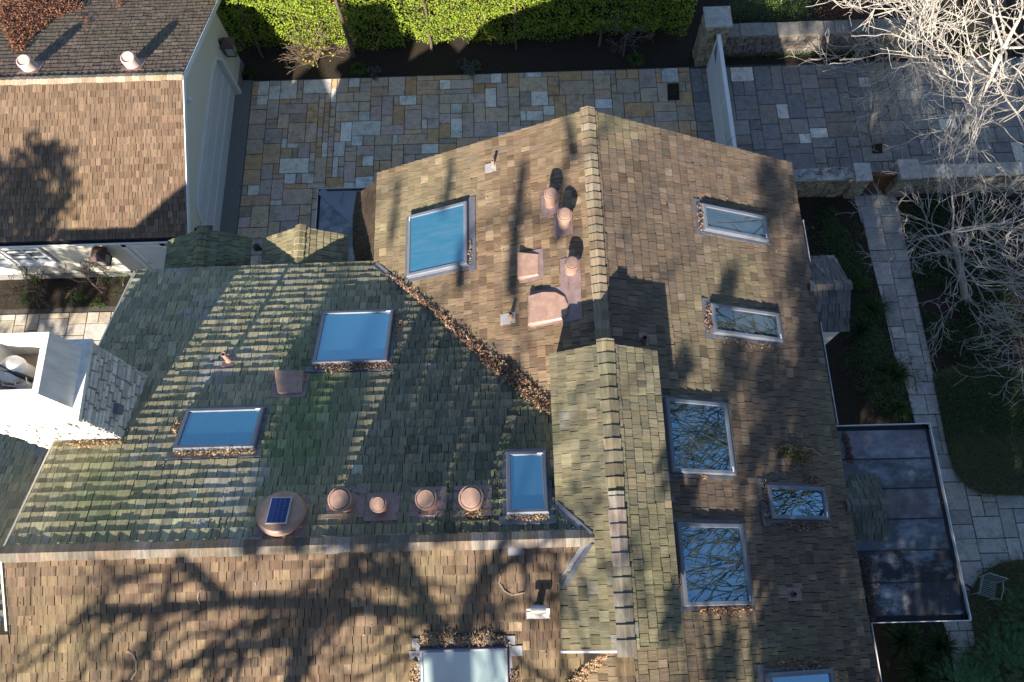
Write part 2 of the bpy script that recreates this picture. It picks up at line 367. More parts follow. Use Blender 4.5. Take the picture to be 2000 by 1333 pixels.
ridge('ridge_cap', house, (1.2, 1.15, 8.9), (-9.0, 1.15, 8.9), dN, dS, tinter([(.22, .18, .14), (.19, .145, .10), (.16, .14, .115), (.27, .235, .2)]), wd=.13, step=.23)
ridge('ridge_cap', house, (1.66, 4.4, 8.25), (1.66, 10.33, 8.25), dE, dW, tinter([(.22, .175, .12), (.195, .155, .105), (.24, .195, .14)]), wd=.15, step=.19)
ridge('ridge_cap', house, (1.66, -.4, 8.25), (1.66, -4.4, 8.25), dE, dW, t_west, wd=.15, step=.22)
ridge('ridge_cap', house, (1.6, 1.9, 9.08), (1.6, 4.68, 9.08), dE, dW, t_cap, wd=.15, step=.225)
ridge('ridge_cap', house, (1.6, .62, 9.10), (1.6, 1.9, 9.10), dE, dW, tinter([(.25, .205, .175), (.19, .155, .13), (.30, .265, .24), (.21, .185, .16)]), wd=.135, step=.235)
ridge('ridge_cap', house, (1.6, -.74, 9.08), (1.6, .65, 9.08), dE, dW, tinter([(.17, .155, .125), (.14, .13, .105), (.19, .17, .13)]), wd=.15, step=.24)
ridge('ridge_cap', house, (-8.95, -.16, 8.33), (-13, -.16, 8.33), dN, dS, t_south, wd=.13, step=.23)
# walls under the roofs
mb = MB()
def wallring(mb, pts, th=.18):
    for i in range(len(pts) - 1):
        (x0, y0, a0, b0), (x1, y1, a1, b1) = pts[i], pts[i + 1]
        d = Vector((x1 - x0, y1 - y0, 0)).normalized(); n = Vector((-d.y, d.x, 0)) * th
        A, B = Vector((x0, y0, a0)), Vector((x1, y1, a1)); A2, B2 = Vector((x0, y0, b0)), Vector((x1, y1, b1))
        mb.hull([A, B, B + n, A + n], [A2, B2, B2 + n, A2 + n])
wallring(mb, [(6.35, -4.4, 0, 6.05), (6.35, 9.8, 0, 6.05)])
wallring(mb, [(6.35, 9.8, 0, 6.0), (1.66, 9.8, 0, 8.05), (-3.0, 9.8, 0, 6.0)])
wallring(mb, [(-3.0, 9.6, 0, 6.0), (-3.0, 7.6, 0, 6.0)])
wallring(mb, [(-3.3, 7.35, 0, 6.0), (-8.7, 7.35, 0, 6.0)])
wallring(mb, [(-8.85, 7.35, 0, 6.0), (-8.85, 1.15, 0, 8.7), (-8.85, -4.4, 0, 6.3)])
wallring(mb, [(-8.9, 4.7, 0, 6.0), (-13.8, 4.7, 0, 6.0)])
for x in (.72, 2.45): mb.box((x - .06, -.5, 7.2), (x + .06, 4.4, P_CE.z(2.52, 0) - .16))
for y in (-.5, 4.4):
    s = 1 if y > 0 else -1; q = [(.66, 7.1), (2.51, 7.1), (2.51, 8.52), (1.6, 8.9), (.66, 8.52)]
    y0, y1 = sorted((y, y + s * .08))
    mb.hull([Vector((a, y0, b)) for a, b in q], [Vector((a, y1, b)) for a, b in q])
mb.build('wall', M_STUCCO, house)
# white board along the south rake of the raised roof, brown boards on the other rakes
mb = MB()
def board(mb, a, b, dn=.16, th=.035, out=(0, -1, 0), c=(.5, .5, .5)):
    a, b = Vector(a), Vector(b); o = Vector(out) * th
    mb.hull([a + Vector((0, 0, -dn)), b + Vector((0, 0, -dn)), b + o + Vector((0, 0, -dn)), a + o + Vector((0, 0, -dn))], [a, b, b + o, a + o], c)
board(mb, P_CW.pt(.56, -.64), P_CW.pt(1.5, -.64)); 
mb.build('barge_board', M_WHITE, house)
mb = MB()
board(mb, P_N.pt(-8.98, 7.8), P_N.pt(-8.98, 1.15), out=(-1, 0, 0)); board(mb, P_S.pt(-8.98, 1.1), P_S.pt(-8.98, -.1), out=(-1, 0, 0))
mb.build('barge_board', M_STUCCO, house)
# metal valleys
def strip(mb, pts, plane, wdir, wd, lift=.028):
    q = [plane.at(*p, up=lift) for p in pts]; wv = Vector(wdir).normalized() * wd
    for a, b in zip(q, q[1:]):
        mb.face([a, b, b + wv, a + wv] if (b - a).cross(wv).z > 0 else [a + wv, b + wv, b, a])
def valley(pxs, planes, sides, wd=.11, lift=.03, name='valley_flashing'):
    mb = MB()
    for pl, sd in zip(planes, sides):
        q = [pl.at(*p, up=lift) for p in pxs]; s = Vector(sd)
        s = (s - pl.n * s.dot(pl.n)).normalized() * wd
        for a, b in zip(q, q[1:]):
            f = [a, b, b + s, a + s]; 
            if (b - a).cross(s).dot(pl.n) < 0: f.reverse()
            mb.hull([p - pl.n * .02 for p in f], f)
    mb.build(name, M_FLASH if name != 'brown' else M_COPPER, house)
valley([(1083, 985), (1152, 1046)], [P_CW, P_N], [(1, .8, 0), (-.9, -.4, 0)], .075, .03)
valley([(1150, 1058), (1096, 1145)], [P_CW, P_S], [(1, -.7, 0), (-1, .7, 0)], .085, .03)
valley([(733, 516), (792, 566)], [P_W, P_N], [(1, .6, 0), (-.6, -.6, 0)], .07, .035)
# gutters: an open trough with a white lip
def gutter(parent, pts, inward, wd=.13, dp=.11, name='gutter'):
    mb = MB()
    pts = [Vector(p) for p in pts]
    for a, b, iv in zip(pts, pts[1:], inward):
        iv = Vector(iv); z = Vector((0, 0, 1))
        mb.hull([a - z * dp, b - z * dp, b - z * dp + iv * wd, a - z * dp + iv * wd] if (b - a).cross(iv).z > 0 else [b - z * dp, a - z * dp, a - z * dp + iv * wd, b - z * dp + iv * wd],
                [p + z * .012 for p in ([a - z * dp, b - z * dp, b - z * dp + iv * wd, a - z * dp + iv * wd] if (b - a).cross(iv).z > 0 else [b - z * dp, a - z * dp, a - z * dp + iv * wd, b - z * dp + iv * wd])], m=1)
        q = [a, b, b + iv * .016, a + iv * .016]
        if (b - a).cross(iv).z < 0: q = [q[1], q[0], q[3], q[2]]
        mb.hull([p - z * dp for p in q], q, m=0)
        r = [a + iv * (wd - .01), b + iv * (wd - .01), b + iv * wd, a + iv * wd]
        if (b - a).cross(iv).z < 0: r = [r[1], r[0], r[3], r[2]]
        mb.hull([p - z * dp for p in r], [p - z * .012 for p in r], m=1)
    return mb.build(name, [M_WHITE, M_BLACK], parent)
GZ = 5.72
g = [at(1563, 430, GZ), at(1645, 829, GZ)]
gx = (g[0].x + g[1].x) / 2
gutter(house, [(gx, g[0].y, GZ), (gx, g[1].y, GZ)], [(-1, 0, 0)])
gutter(house, [(gx, at(1705, 1217, GZ).y, GZ), (gx, -4.4, GZ)], [(-1, 0, 0)])
mb = MB(); mb.box((6.55, -4.4, GZ - .16), (gx - .132, 10.1, GZ - .02)); mb.build('soffit', M_STUCCO, house)
# ------------------------------------------------------------------ metal porch roof
pa, pb, pc, pd = at(1645, 829, GZ), at(1823, 828, GZ), at(1893, 1214, GZ), at(1705, 1217, GZ)
x0, x1 = gx, (pb.x + pc.x) / 2; y1, y0 = (pa.y + pb.y) / 2, (pc.y + pd.y) / 2
mb = MB(); N = 6
for i in range(N):
    ya = y1 - .13 - (y1 - y0 - .26) * i / N; yb = y1 - .13 - (y1 - y0 - .26) * (i + 1) / N
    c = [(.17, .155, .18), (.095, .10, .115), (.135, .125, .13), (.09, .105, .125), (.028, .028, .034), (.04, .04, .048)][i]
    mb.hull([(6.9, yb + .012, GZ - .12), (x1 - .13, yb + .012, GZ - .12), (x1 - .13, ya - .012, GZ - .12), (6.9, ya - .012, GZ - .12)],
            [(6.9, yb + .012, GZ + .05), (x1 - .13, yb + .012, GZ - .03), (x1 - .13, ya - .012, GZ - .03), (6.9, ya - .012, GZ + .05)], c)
pr = mb.build('porch_roof', M_ZINC, house)
mb = MB()
for i in range(1, N):
    ya = y1 - .13 - (y1 - y0 - .26) * i / N
    mb.hull([(6.9, ya - .012, GZ - .1), (x1 - .13, ya - .012, GZ - .1), (x1 - .13, ya + .012, GZ - .1), (6.9, ya + .012, GZ - .1)], [(6.9, ya - .012, GZ + .066), (x1 - .13, ya - .012, GZ - .012), (x1 - .13, ya + .012, GZ - .012), (6.9, ya + .012, GZ + .066)])
mb.build('seam', M_BLACK, pr)
gutter(pr, [(x0 - .1, y1, GZ), (x1, y1, GZ), (x1, y0, GZ), (x0, y0, GZ)], [(0, -1, 0), (-1, 0, 0), (0, 1, 0)])
mb = MB(); mb.box((6.5, y0 + .3, 0), (x1 - .35, y1 - .3, GZ - .14)); mb.build('bay_wall', M_STUCCO, house)
# ------------------------------------------------------------------ small gabled dormers on the east eave
def dormer(x0, x1, yc, half, zr, ze, tint, cheek=None):
    sl = (zr - ze) / half
    pn = Plane((0, yc, zr), 0, -sl); ps = Plane((0, yc, zr), 0, sl)
    d = bpy.data.objects.new('dormer', None); link(d, house, Matrix.Translation((x1 - .5, yc, ze)))
    shake_roof('roof', pn, [(x0, yc), (x1, yc), (x1 - .03, yc + half), (x0, yc + half)], d, tint, e=.17, w=(.1, .2), t=.018, deck=.09)
    shake_roof('roof', ps, [(x0, yc), (x1, yc), (x1 + .0, yc - half), (x0, yc - half)], d, tint, e=.17, w=(.1, .2), t=.018, deck=.09)
    ridge('ridge_cap', d, (x1 + .03, yc, zr), (x0 - .0, yc, zr), pn.down, ps.down, tint, wd=.12, step=.2)
    m = MB(); a, b = yc - half + .12, yc + half - .12; q = [(a, 4.4), (b, 4.4), (b, ze - .02), (yc, zr - .14), (a, ze - .02)]
    m.hull([Vector((x1 - .22, p, z)) for p, z in q], [Vector((x1 - .12, p, z)) for p, z in q])
    m.build('wall', M_STUCCO, d)
    if cheek:
        m = MB(); yk = yc - half + .1
        def K(u, v):
            dd = ray(u, v); return CAM + dd * ((yk - CAM.y) / dd.y)
        t = [K(*p) for p in cheek]; o = Vector((0, .05, 0))
        m.hull([p + o for p in t], t); m.build('cheek', M_WHITE, d)
t_drm = tinter([(.135, .13, .125), (.115, .115, .11), (.15, .14, .13)])
dormer(6.72, 7.66, 6.875, .97, 6.1, 5.6, t_drm, [(1597, 648), (1602, 683), (1641, 648)])
dormer(6.72, 7.6, 1.9, .97, 6.1, 5.6, tinter([(.115, .125, .105), (.10, .11, .09), (.125, .13, .11)]))
# two gabled bays under the north eave
def north_bay(xc, half, zr, ze, yn, tint):
    sl = (zr - ze) / half
    pe = Plane((xc, 0, zr), -sl, 0); pw = Plane((xc, 0, zr), sl, 0)
    d = bpy.data.objects.new('gabled_bay', None); link(d, house, Matrix.Translation((xc, yn - .6, ze)))
    shake_roof('roof', pe, [(xc, yn), (xc + half, yn - .02), (xc + half, 7.5), (xc, 7.5)], d, tint, e=.165, w=(.1, .2), t=.018, deck=.09)
    shake_roof('roof', pw, [(xc, yn), (xc - half, yn - .02), (xc - half, 7.5), (xc, 7.5)], d, tint, e=.165, w=(.1, .2), t=.018, deck=.09)
    ridge('ridge_cap', d, (xc, yn + .05, zr), (xc, 7.85, zr), pe.down, pw.down, tint, wd=.12, step=.17)
    m = MB(); m.box((xc - half + .2, 7.2, 0), (xc + half - .2, yn - .3, ze - .1)); m.build('wall', M_STUCCO, d)
north_bay(-7.54, 1.05, 5.95, 5.42, 8.9, tinter([(.16, .175, .10), (.19, .195, .105), (.14, .15, .1)]))
north_bay(-5.16, 1.06, 5.95, 5.42, 8.88, tinter([(.27, .235, .14), (.24, .21, .125), (.22, .2, .12)]))
mb = MB(); a, b = at(494, 466, 3), at(516, 466, 3); mb.box((a.x - .25, 7.6, 2.85), (b.x + .2, 9.25, 3.0)); mb.build('entry_canopy', M_WHITE, house)
mb = MB(); c = at(504, 487, 3.05); mb.lathe(c, (0, 0, 1), [(.05, 0), (.1, .05), (.1, .18), (.02, .25)], 8); mb.box((c.x - .12, c.y - .03, 3.0), (c.x + .12, c.y + .03, 3.06)); mb.build('canopy_lamp', M_BLACK, house)
# steep dark skirt roof beside the north-west corner
mb = MB()
q = [(737, 339, 6.02), (697, 372, 4.6), (689, 430, 4.6), (690, 480, 4.6), (697, 516, 4.6), (735, 516, 6.02)]
pts = [at(*p) for p in q]; 
A = [Vector((-3.36, 10.1, 6.0)), Vector((-3.36, 9.3, 6.0)), Vector((-3.36, 8.5, 6.0)), Vector((-3.36, 7.8, 6.0))]
B = [at(698, 374, 4.5), at(690, 425, 4.5), at(690, 480, 4.5), at(696, 520, 4.5)]
rows = 9
for i in range(3):
    for k in range(rows):
        t0, t1 = k / rows, (k + 1) / rows; f0, f1 = t0 ** 1.4, t1 ** 1.4
        for j in range(6):
            s0, s1 = j / 6, (j + 1) / 6
            def g_(s, t, f): 
                a = A[i].lerp(A[i + 1], s); b = B[i].lerp(B[i + 1], s); p = a.lerp(b, t); p.z = a.z + (b.z - a.z) * (1 - (1 - t) ** 1.25); return p
            f = [g_(s0, t0, f0), g_(s0, t1, f1) + Vector((-.02, 0, 0)), g_(s1 - .01, t1, f1) + Vector((-.02, 0, 0)), g_(s1 - .01, t0, f0)]
            c = vary((.07, .05, .035), .25); mb.hull([p + Vector((.06, 0, -.06)) for p in f], f, c)
mb.build('skirt_roof', M_SHAKE, house)
# hipped metal canopy in the corner of the courtyard
z0 = 3.0; e1 = at(627, 374, z0); e2 = at(730, 373, z0); e3 = at(629, 450, z0)
mb = MB(); ap = at(712, 452, 3.85); n1 = Vector((-3.3, e2.y, z0)); 
mb.hull([p - Vector((0, 0, .06)) for p in (e1, ap, Vector((-3.2, ap.y, 3.85)), n1)], [e1, ap, Vector((-3.2, ap.y, 3.85)), n1])
cr = mb.build('canopy_roof', M_SLATE, house)
mb = MB(); s3 = Vector((e1.x, 7.6, z0)); s4 = Vector((ap.x, 7.6, 3.85))
mb.hull([p - Vector((0, 0, .06)) for p in (s3, s4, ap, e1)], [s3, s4, ap, e1], (.1, .12, .15)); mb.build('roof_slope', M_ZINC, cr)
mb = MB(); d = (ap - e1).normalized(); sd = Vector((-d.y, d.x, 0)).normalized() * .12
mb.hull([e1 - sd, ap - sd, ap + sd, e1 + sd], [p + Vector((0, 0, .05)) for p in (e1 - sd, ap - sd, ap + sd, e1 + sd)])
for k in range(1, 4):
    x = e1.x + (n1.x - e1.x) * k / 3.4; t = min(1, (x - e1.x) / (ap.x - e1.x)); top = e1.lerp(ap, t)
    mb.tube([(x, e1.y - .02, z0 + .02), (x, top.y, top.z + .02)], .014, 4)
mb.build('hip_cap', M_SLATE, cr)
gutter(cr, [(e1.x - .1, 7.7, z0), (e1.x - .1, e1.y + .1, z0), (n1.x, e1.y + .1, z0)], [(1, 0, 0), (0, -1, 0)], wd=.1, dp=.09)

# ------------------------------------------------------------------ skylights
def skylight(plane, px, glass, h=.13, bw=.085, label=None, well=True, head=True, back=None):
    """px: the four outer frame corners in the picture, clockwise from the top left"""
    s = plane.down; n = plane.n; u = s.cross(n).normalized()
    q = [plane.at(*p, up=h) for p in px]; o = sum(q, Vector()) / 4 - n * h
    uu = sorted(((p - o).dot(u) for p in q)); ss = sorted(((p - o).dot(s) for p in q))
    a0, a1 = (uu[0] + uu[1]) / 2, (uu[2] + uu[3]) / 2; b0, b1 = (ss[0] + ss[1]) / 2, (ss[2] + ss[3]) / 2
    mw = Matrix(((u.x, s.x, n.x, o.x), (u.y, s.y, n.y, o.y), (u.z, s.z, n.z, o.z), (0, 0, 0, 1)))
    m = MB()
    O = [(a0, b0), (a1, b0), (a1, b1), (a0, b1)]; I = [(a0 + bw, b0 + bw), (a1 - bw, b0 + bw), (a1 - bw, b1 - bw), (a0 + bw, b1 - bw)]
    for i in range(4):
        j = (i + 1) % 4
        bot = [(*O[i], .0), (*O[j], .0), (*I[j], .0), (*I[i], .0)]; mid = [(*O[i], h - .02), (*O[j], h - .02), (*I[j], h - .03), (*I[i], h - .03)]
        sh = lambda P, C, k: (P[0] + (C[0] - P[0]) * k, P[1] + (C[1] - P[1]) * k)
        top = [(*sh(O[i], I[i], .22), h), (*sh(O[j], I[j], .22), h), (*sh(I[j], O[j], .1), h), (*sh(I[i], O[i], .1), h)]
        m.hull(bot, mid, cap=False, base=False); m.hull(mid, top, base=False)
    fr = m.build('skylight', M_SLATE, house, mw=mw, local=True)
    if label: fr['label'] = label
    m = MB(); m.hull([(*p, h - .045) for p in I], [(*p, h - .03) for p in I])
    m.build('glass', glass, fr, mw=mw, local=True)
    if well:
        m = MB()
        for i in range(4):
            j = (i + 1) % 4; m.face([(*I[i], h - .05), (*I[j], h - .05), (*I[j], -.4), (*I[i], -.4)])
        m.build('light_well', M_WELL, fr, mw=mw, local=True)
        m = MB(); m.face([(*p, -.38) for p in I]); m.build('dim_room', M_DARK, fr, mw=mw, local=True)
    m = MB(); f = .11
    if head: m.hull([(a0 - f * 1.2, b0 - .16, .012), (a1 + f * 1.2, b0 - .16, .012), (a1 + f * 1.2, b0 + .0, .012), (a0 - f * 1.2, b0, .012)], [(a0 - f * 1.2, b0 - .16, .036), (a1 + f * 1.2, b0 - .16, .036), (a1 + f * 1.2, b0, .036), (a0 - f * 1.2, b0, .036)])
    m.hull([(a0 - .02, b1, .012), (a1 + .02, b1, .012), (a1 + .02, b1 + .11, .004), (a0 - .02, b1 + .11, .004)], [(a0 - .02, b1, .05), (a1 + .02, b1, .05), (a1 + .02, b1 + .11, .036), (a0 - .02, b1 + .11, .036)])
    for sx in (a0 - .07, a1 + .01):
        m.hull([(sx, b0 + .005, .005), (sx + .06, b0 + .005, .005), (sx + .06, b1 - .005, .005), (sx, b1 - .005, .005)], [(sx, b0 + .005, .03), (sx + .06, b0 + .005, .03), (sx + .06, b1 - .005, .03), (sx, b1 - .005, .03)])
    m.build('flashing', M_FLASH, fr, mw=mw, local=True)
    m = MB(); m.box((a1 - .16, b1 - .075, h), (a1 - .06, b1 - .055, h + .012)); m.build('latch', M_WHITE, fr, mw=mw, local=True)
    return o, u, s, n, a0, a1, b0, b1
SK = {}
SK['n1'] = skylight(P_N, [(627, 606), (768, 605), (757, 706), (612, 708)], M_GLASS_BLUE, well=False)
SK['n2'] = skylight(P_N, [(362, 797), (515, 794), (497, 874), (339, 876)], M_GLASS_BLUE, well=False)
SK['n3'] = skylight(P_N, [(989, 881), (1066, 880), (1072, 1001), (988, 1003)], M_GLASS_BLUE, well=False)
SK['w1'] = skylight(P_W, [(792, 423), (909, 391), (913, 512), (797, 543)], M_GLASS_BLUE, h=.16, well=False)
SK['e1'] = skylight(P_E, [(1372, 390), (1495, 427), (1504, 471), (1378, 447)], M_GLASS_GREEN, label='narrow skylight nearest the stone path with reflected twigs')
SK['e2'] = skylight(P_E, [(1390, 589), (1523, 614), (1531, 670), (1396, 647)], M_GLASS_GREEN, label='narrow skylight with dim green glass')
SK['e3'] = skylight(P_E, [(1301, 776), (1420, 787), (1440, 930), (1313, 920)], M_GLASS_TREE)
SK['e4'] = skylight(P_E, [(1500, 943), (1614, 955), (1620, 1018), (1508, 1011)], M_GLASS_TREE)
SK['e5'] = skylight(P_E, [(1322, 1020), (1451, 1023), (1473, 1183), (1339, 1184)], M_GLASS_TREE)
SK['e6'] = skylight(P_E, [(1503, 1313), (1629, 1308), (1642, 1420), (1512, 1425)], M_GLASS_TREE)
SK['s1'] = skylight(P_S, [(820, 1270), (991, 1265), (996, 1400), (822, 1404)], M_GLASS_MILK, bw=.06, well=False, label='large milky skylight on the sunny south slope')

# ------------------------------------------------------------------ round roof vents
def flange(m, plane, p, au, as_, off=(0, 0), lift=.028):
    s = plane.down; n = plane.n; u = s.cross(n).normalized(); p = p + u * off[0] + s * off[1]
    q = [p - u * au - s * as_, p + u * au - s * as_, p + u * au + s * as_, p - u * au + s * as_]
    m.hull([x + n * .004 for x in q], [x + n * lift for x in q])
def cap_vent(plane, px, r, h, foot, axis=(0, 0, 1)):
    """px: middle of the cap's top; the stack stands plumb on a flat flange"""
    ax = Vector(axis).normalized()
    top = plane.at(*px)
    for _ in range(6): top = at(px[0], px[1], plane.z(*(top - ax * 0).xy) + h)   # h above the slope right beneath
    b = Vector((top.x, top.y, plane.z(top.x, top.y)))
    v = bpy.data.objects.new('roof_vent', None); link(v, house, Matrix.Translation(b))
    m = MB(); flange(m, plane, b, foot[0], foot[1]); m.build('flange', M_COPPER, v)
    m = MB(); m.lathe(b - Vector((0, 0, .12)), ax, [(r * .82, 0), (r * .82, h), (r * .80, h + .02)], 24); m.build('stack', M_BROWN, v, smooth=True)
    m = MB(); m.lathe(b, ax, [(r * .8, h - .05), (r, h - .075), (r * 1.02, h + .02), (r * .985, h + .05), (r * .87, h + .052), (r * .85, h + .018), (r * .82, h + .018), (r * .8, h + .07), (r * .76, h + .082), (r * .3, h + .09), (.01, h + .092)], 36); m.build('cap', M_BROWN, v, smooth=True)
    return b
for px, r, h, ft in (((664, 976), .205, .52, (.34, .30)), ((739, 985), .145, .40, (.30, .28)), ((832, 975), .19, .36, (.32, .29)), ((920, 973), .215, .42, (.34, .31))):
    cap_vent(P_N, px, r, h, ft)
for px, r, h, ft in (((1076, 380), .145, .42, (.26, .20)), ((1103, 420), .155, .44, (.26, .21)), ((1117, 515), .15, .36, (.30, .22))):
    cap_vent(P_W, px, r, h, ft)
# solar attic fan
f = bpy.data.objects.new('solar_fan', None); n = P_N.n
b = P_N.at(554, 1012); link(f, house, Matrix.Translation(b))
s = P_N.down; u = s.cross(n).normalized()
m = MB(); flange(m, P_N, b, .42, .42); m.build('flange', M_COPPER, f)
m = MB(); m.lathe(b, n, [(.30, 0), (.30, .12), (.415, .10), (.43, .15), (.42, .21), (.39, .245), (.2, .275), (.02, .28)], 48); m.build('housing', M_BROWN, f, smooth=True)
m = MB(); c = b + n * .30 + s * -.03; R3 = Matrix.Rotation(R(-1), 3, n); U = (R3 @ u); S_ = (R3 @ s)
def pq(a, bb, z): return c + U * a + S_ * bb + n * z
pw_, ph_ = .185, .26
m.hull([pq(-pw_, -ph_, 0), pq(pw_, -ph_, 0), pq(pw_, ph_, 0), pq(-pw_, ph_, 0)], [pq(-pw_, -ph_, .02), pq(pw_, -ph_, .02), pq(pw_, ph_, .02), pq(-pw_, ph_, .02)])
pan = m.build('solar_panel', M_SILVER, f)
m = MB()
for i in range(4):
    for j in range(9):
        a0 = -pw_ + .02 + (2 * pw_ - .04) * i / 4; a1 = a0 + (2 * pw_ - .04) / 4 - .005; b0 = -ph_ + .02 + (2 * ph_ - .04) * j / 9; b1 = b0 + (2 * ph_ - .04) / 9 - .004
        m.hull([pq(a0, b0, .019), pq(a1, b0, .019), pq(a1, b1, .019), pq(a0, b1, .019)], [pq(a0, b0, .0235), pq(a1, b0, .0235), pq(a1, b1, .0235), pq(a0, b1, .0235)])
m.build('solar_cells', M_CELL, pan)
# hooded vents
def hood(plane, px4, h, name='vent_hood', rnd_end=False):
    s = plane.down; n = plane.n; u = s.cross(n).normalized()
    q = [plane.at(*p, up=h * .6) - n * h * .6 for p in px4]
    if (q[1] - q[0]).cross(q[2] - q[1]).dot(n) < 0: q.reverse()
    m = MB(); ce = sum(q, Vector()) / len(q)
    sc_ = [(p - ce) for p in q]; lo = min(p.dot(s) for p in sc_); hi = max(p.dot(s) for p in sc_)
    f = lambda p: h * (.35 + .65 * (p.dot(s) - lo) / (hi - lo))
    m.hull([ce + p for p in sc_], [ce + p * 1.0 + n * (f(p) * .75) for p in sc_], cap=False)
    m.hull([ce + p + n * (f(p) * .75) for p in sc_], [ce + p * .93 + n * f(p) for p in sc_], base=False)
    o = m.build(name, M_BROWN, house)
    m = MB(); ru = max(abs(p.dot(u)) for p in sc_); rs = max(abs(p.dot(s)) for p in sc_)
    flange(m, plane, ce, ru + .02, rs + .05, (0, -.04)); m.build('flange', M_COPPER, o)
hood(P_N, [(537, 727), (594, 726), (588, 764), (541, 766)], .16)
hood(P_W, [(1012, 494), (1050, 494), (1050, 536), (1012, 546)], .17)
hood(P_W, [(1032, 580), (1060, 570), (1085, 569), (1101, 577), (1107, 592), (1106, 610), (1096, 622), (1032, 637)], .2)
# plain pipes
def pipe(plane, base, L, r, lean=(0, 0, 1), mt=M_BROWN, fl=(.12, .17), fm=M_COPPER, off=(0, 0), tee=0):
    b = plane.at(*base); ax = Vector(lean).normalized()
    v = bpy.data.objects.new('vent_pipe', None); link(v, house, Matrix.Translation(b))
    m = MB(); flange(m, plane, b, *fl, off=off); m.build('flange', fm, v)
    m = MB(); m.lathe(b - ax * .05, ax, [(r * 1.7, .05), (r * 1.15, .15), (r, .16), (r, L), (r * .72, L), (r * .7, L - .12)], 16); m.build('pipe', mt, v, smooth=True)
    if tee:
        t = b + ax * L; m = MB(); m.tube([t + Vector((-tee, 0, 0)), t + Vector((tee, 0, 0))], r * 1.1, 14); m.build('tee_cap', mt, v, smooth=True)
pipe(P_N, (448, 706), .42, .05, (0, .1, 1))
pipe(P_W, (963, 325), .30, .035, (0, 0, 1), fm=M_SILVER, fl=(.11, .14), off=(-.03, .05))
pipe(P_W, (998, 622), .34, .04, (0, 0, 1), fm=M_SILVER, fl=(.12, .17), off=(0, .06))
pipe(P_E, (1256, 668), .30, .05, (0, 0, 1), M_DKBROWN, fl=(.13, .1), off=(-.06, 0))
pipe(P_E, (1549, 1161), .16, .04, (0, 0, 1), M_DKBROWN)
pipe(P_S, (1051, 1191), .42, .065, (0, 0, 1), M_SILVER, fl=(.2, .09), fm=M_SILVER, off=(0, .06), tee=.13)
mb = MB(); rm = random.Random(31)
for k in range(9000):
    x, y = rm.uniform(-8.8, 1.0), rm.uniform(1.3, 7.7); p = P_N.pt(x, y)
    if p.z < P_W.z(x, y) or nz(p, .6, 4.2) + nz(p, 2.4, 1.) * .5 + (x + 5) * .05 < .12: continue
    row = round((y - 7.9) / .188) * .188 + 7.9 - .02; q = P_N.pt(x, row + rm.gauss(0, .02)) + P_N.n * rm.uniform(.012, .03)
    for j in range(2): d = Vector((rm.uniform(-1, 1), rm.uniform(-1, 1), rm.uniform(-.2, .8))).normalized(); mb.face([q, q + d * .03 + Vector((.012, 0, 0)), q + d * .035, q + d * .03 - Vector((.012, 0, .004))], vary((.07, .11, .035), .3))
ms = mb.build('moss', mat('moss', tint=True, rough=.95, nz=20, vary=.3), house); ms['kind'] = 'stuff'
# odd bare metal patches among the shakes
for pl, px, a, b in ((P_S, (1008, 1075), .14, .08), (P_E, (1318, 1135), .08, .12), (P_S, (1009, 1270), .1, .09), (P_S, (810, 1278), .09, .07), (P_S, (1030, 1200), .0, .0), (P_E, (1310, 975), .06, .07)):
    if a: mb = MB(); flange(mb, pl, pl.at(*px), a, b, lift=.034); mb.build('metal_patch', M_FLASH, house)

# ------------------------------------------------------------------ chimney
ch = bpy.data.objects.new('chimney', None); link(ch, house, Matrix.Translation((-8.8, 4, 7)))
CX, CY0, CY1, CZ = -7.66, 3.31, 4.78, 9.5
mb = MB()
mb.box((-9.5, CY0 + .06, 5.5), (CX - .06, CY1 - .06, CZ - .03), (.2, .2, .19))
r2 = random.Random(5)
def stones(mb, o, ax, L, z0, z1, nrm, c0):
    z = z0
    while z < z1 - .02:
        hh = min(r2.uniform(.1, .2), z1 - z); a = 0
        while a < L - .02:
            ll = min(r2.uniform(.14, .4), L - a)
            d = r2.uniform(.045, .075); kk = r2.uniform(.72, 1.25); c = tuple(x * kk for x in c0)
            p = [o + ax * (a + .006) + Vector((0, 0, z + .006)), o + ax * (a + ll - .006) + Vector((0, 0, z + .006 + r2.uniform(0, .012))), o + ax * (a + ll - .006) + Vector((0, 0, z + hh - .006)), o + ax * (a + .006) + Vector((0, 0, z + hh - .006 - r2.uniform(0, .012)))]
            if (p[1] - p[0]).cross(p[2] - p[1]).dot(nrm) < 0: p.reverse()
            ce = sum(p, Vector()) / 4
            mb.hull(p, [ce + (q - ce) * .9 + nrm * d for q in p], c, base=False)
            a += ll
        z += hh
sc1 = (.62, .60, .55)
stones(mb, Vector((CX - .06, CY0, 0)), Vector((0, 1, 0)), CY1 - CY0, 6.8, CZ, Vector((1, 0, 0)), sc1)
stones(mb, Vector((-9.5, CY0 + .06, 0)), Vector((1, 0, 0)), 1.84, 6.3, CZ, Vector((0, -1, 0)), (.62, .6, .56))
mb.build('stone_shaft', M_STONE, ch)
mb = MB()
mb.box((-9.54, CY0 - .02, CZ - .03), (CX + .02, CY1 + .02, CZ + .05))
mb.build('shoulder', M_CHALK, ch)
mb = MB(); bx0, bx1, by0, by1, bz = -9.36, -7.86, 3.52, 4.64, 10.42
def tap(x0, x1, y0, y1, z0, z1, k): mb.hull([(x0, y0, z0), (x1, y0, z0), (x1, y1, z0), (x0, y1, z0)], [(x0 + k, y0 + k, z1), (x1 - k, y0 + k, z1), (x1 - k, y1 - k, z1), (x0 + k, y1 - k, z1)])
th = .11
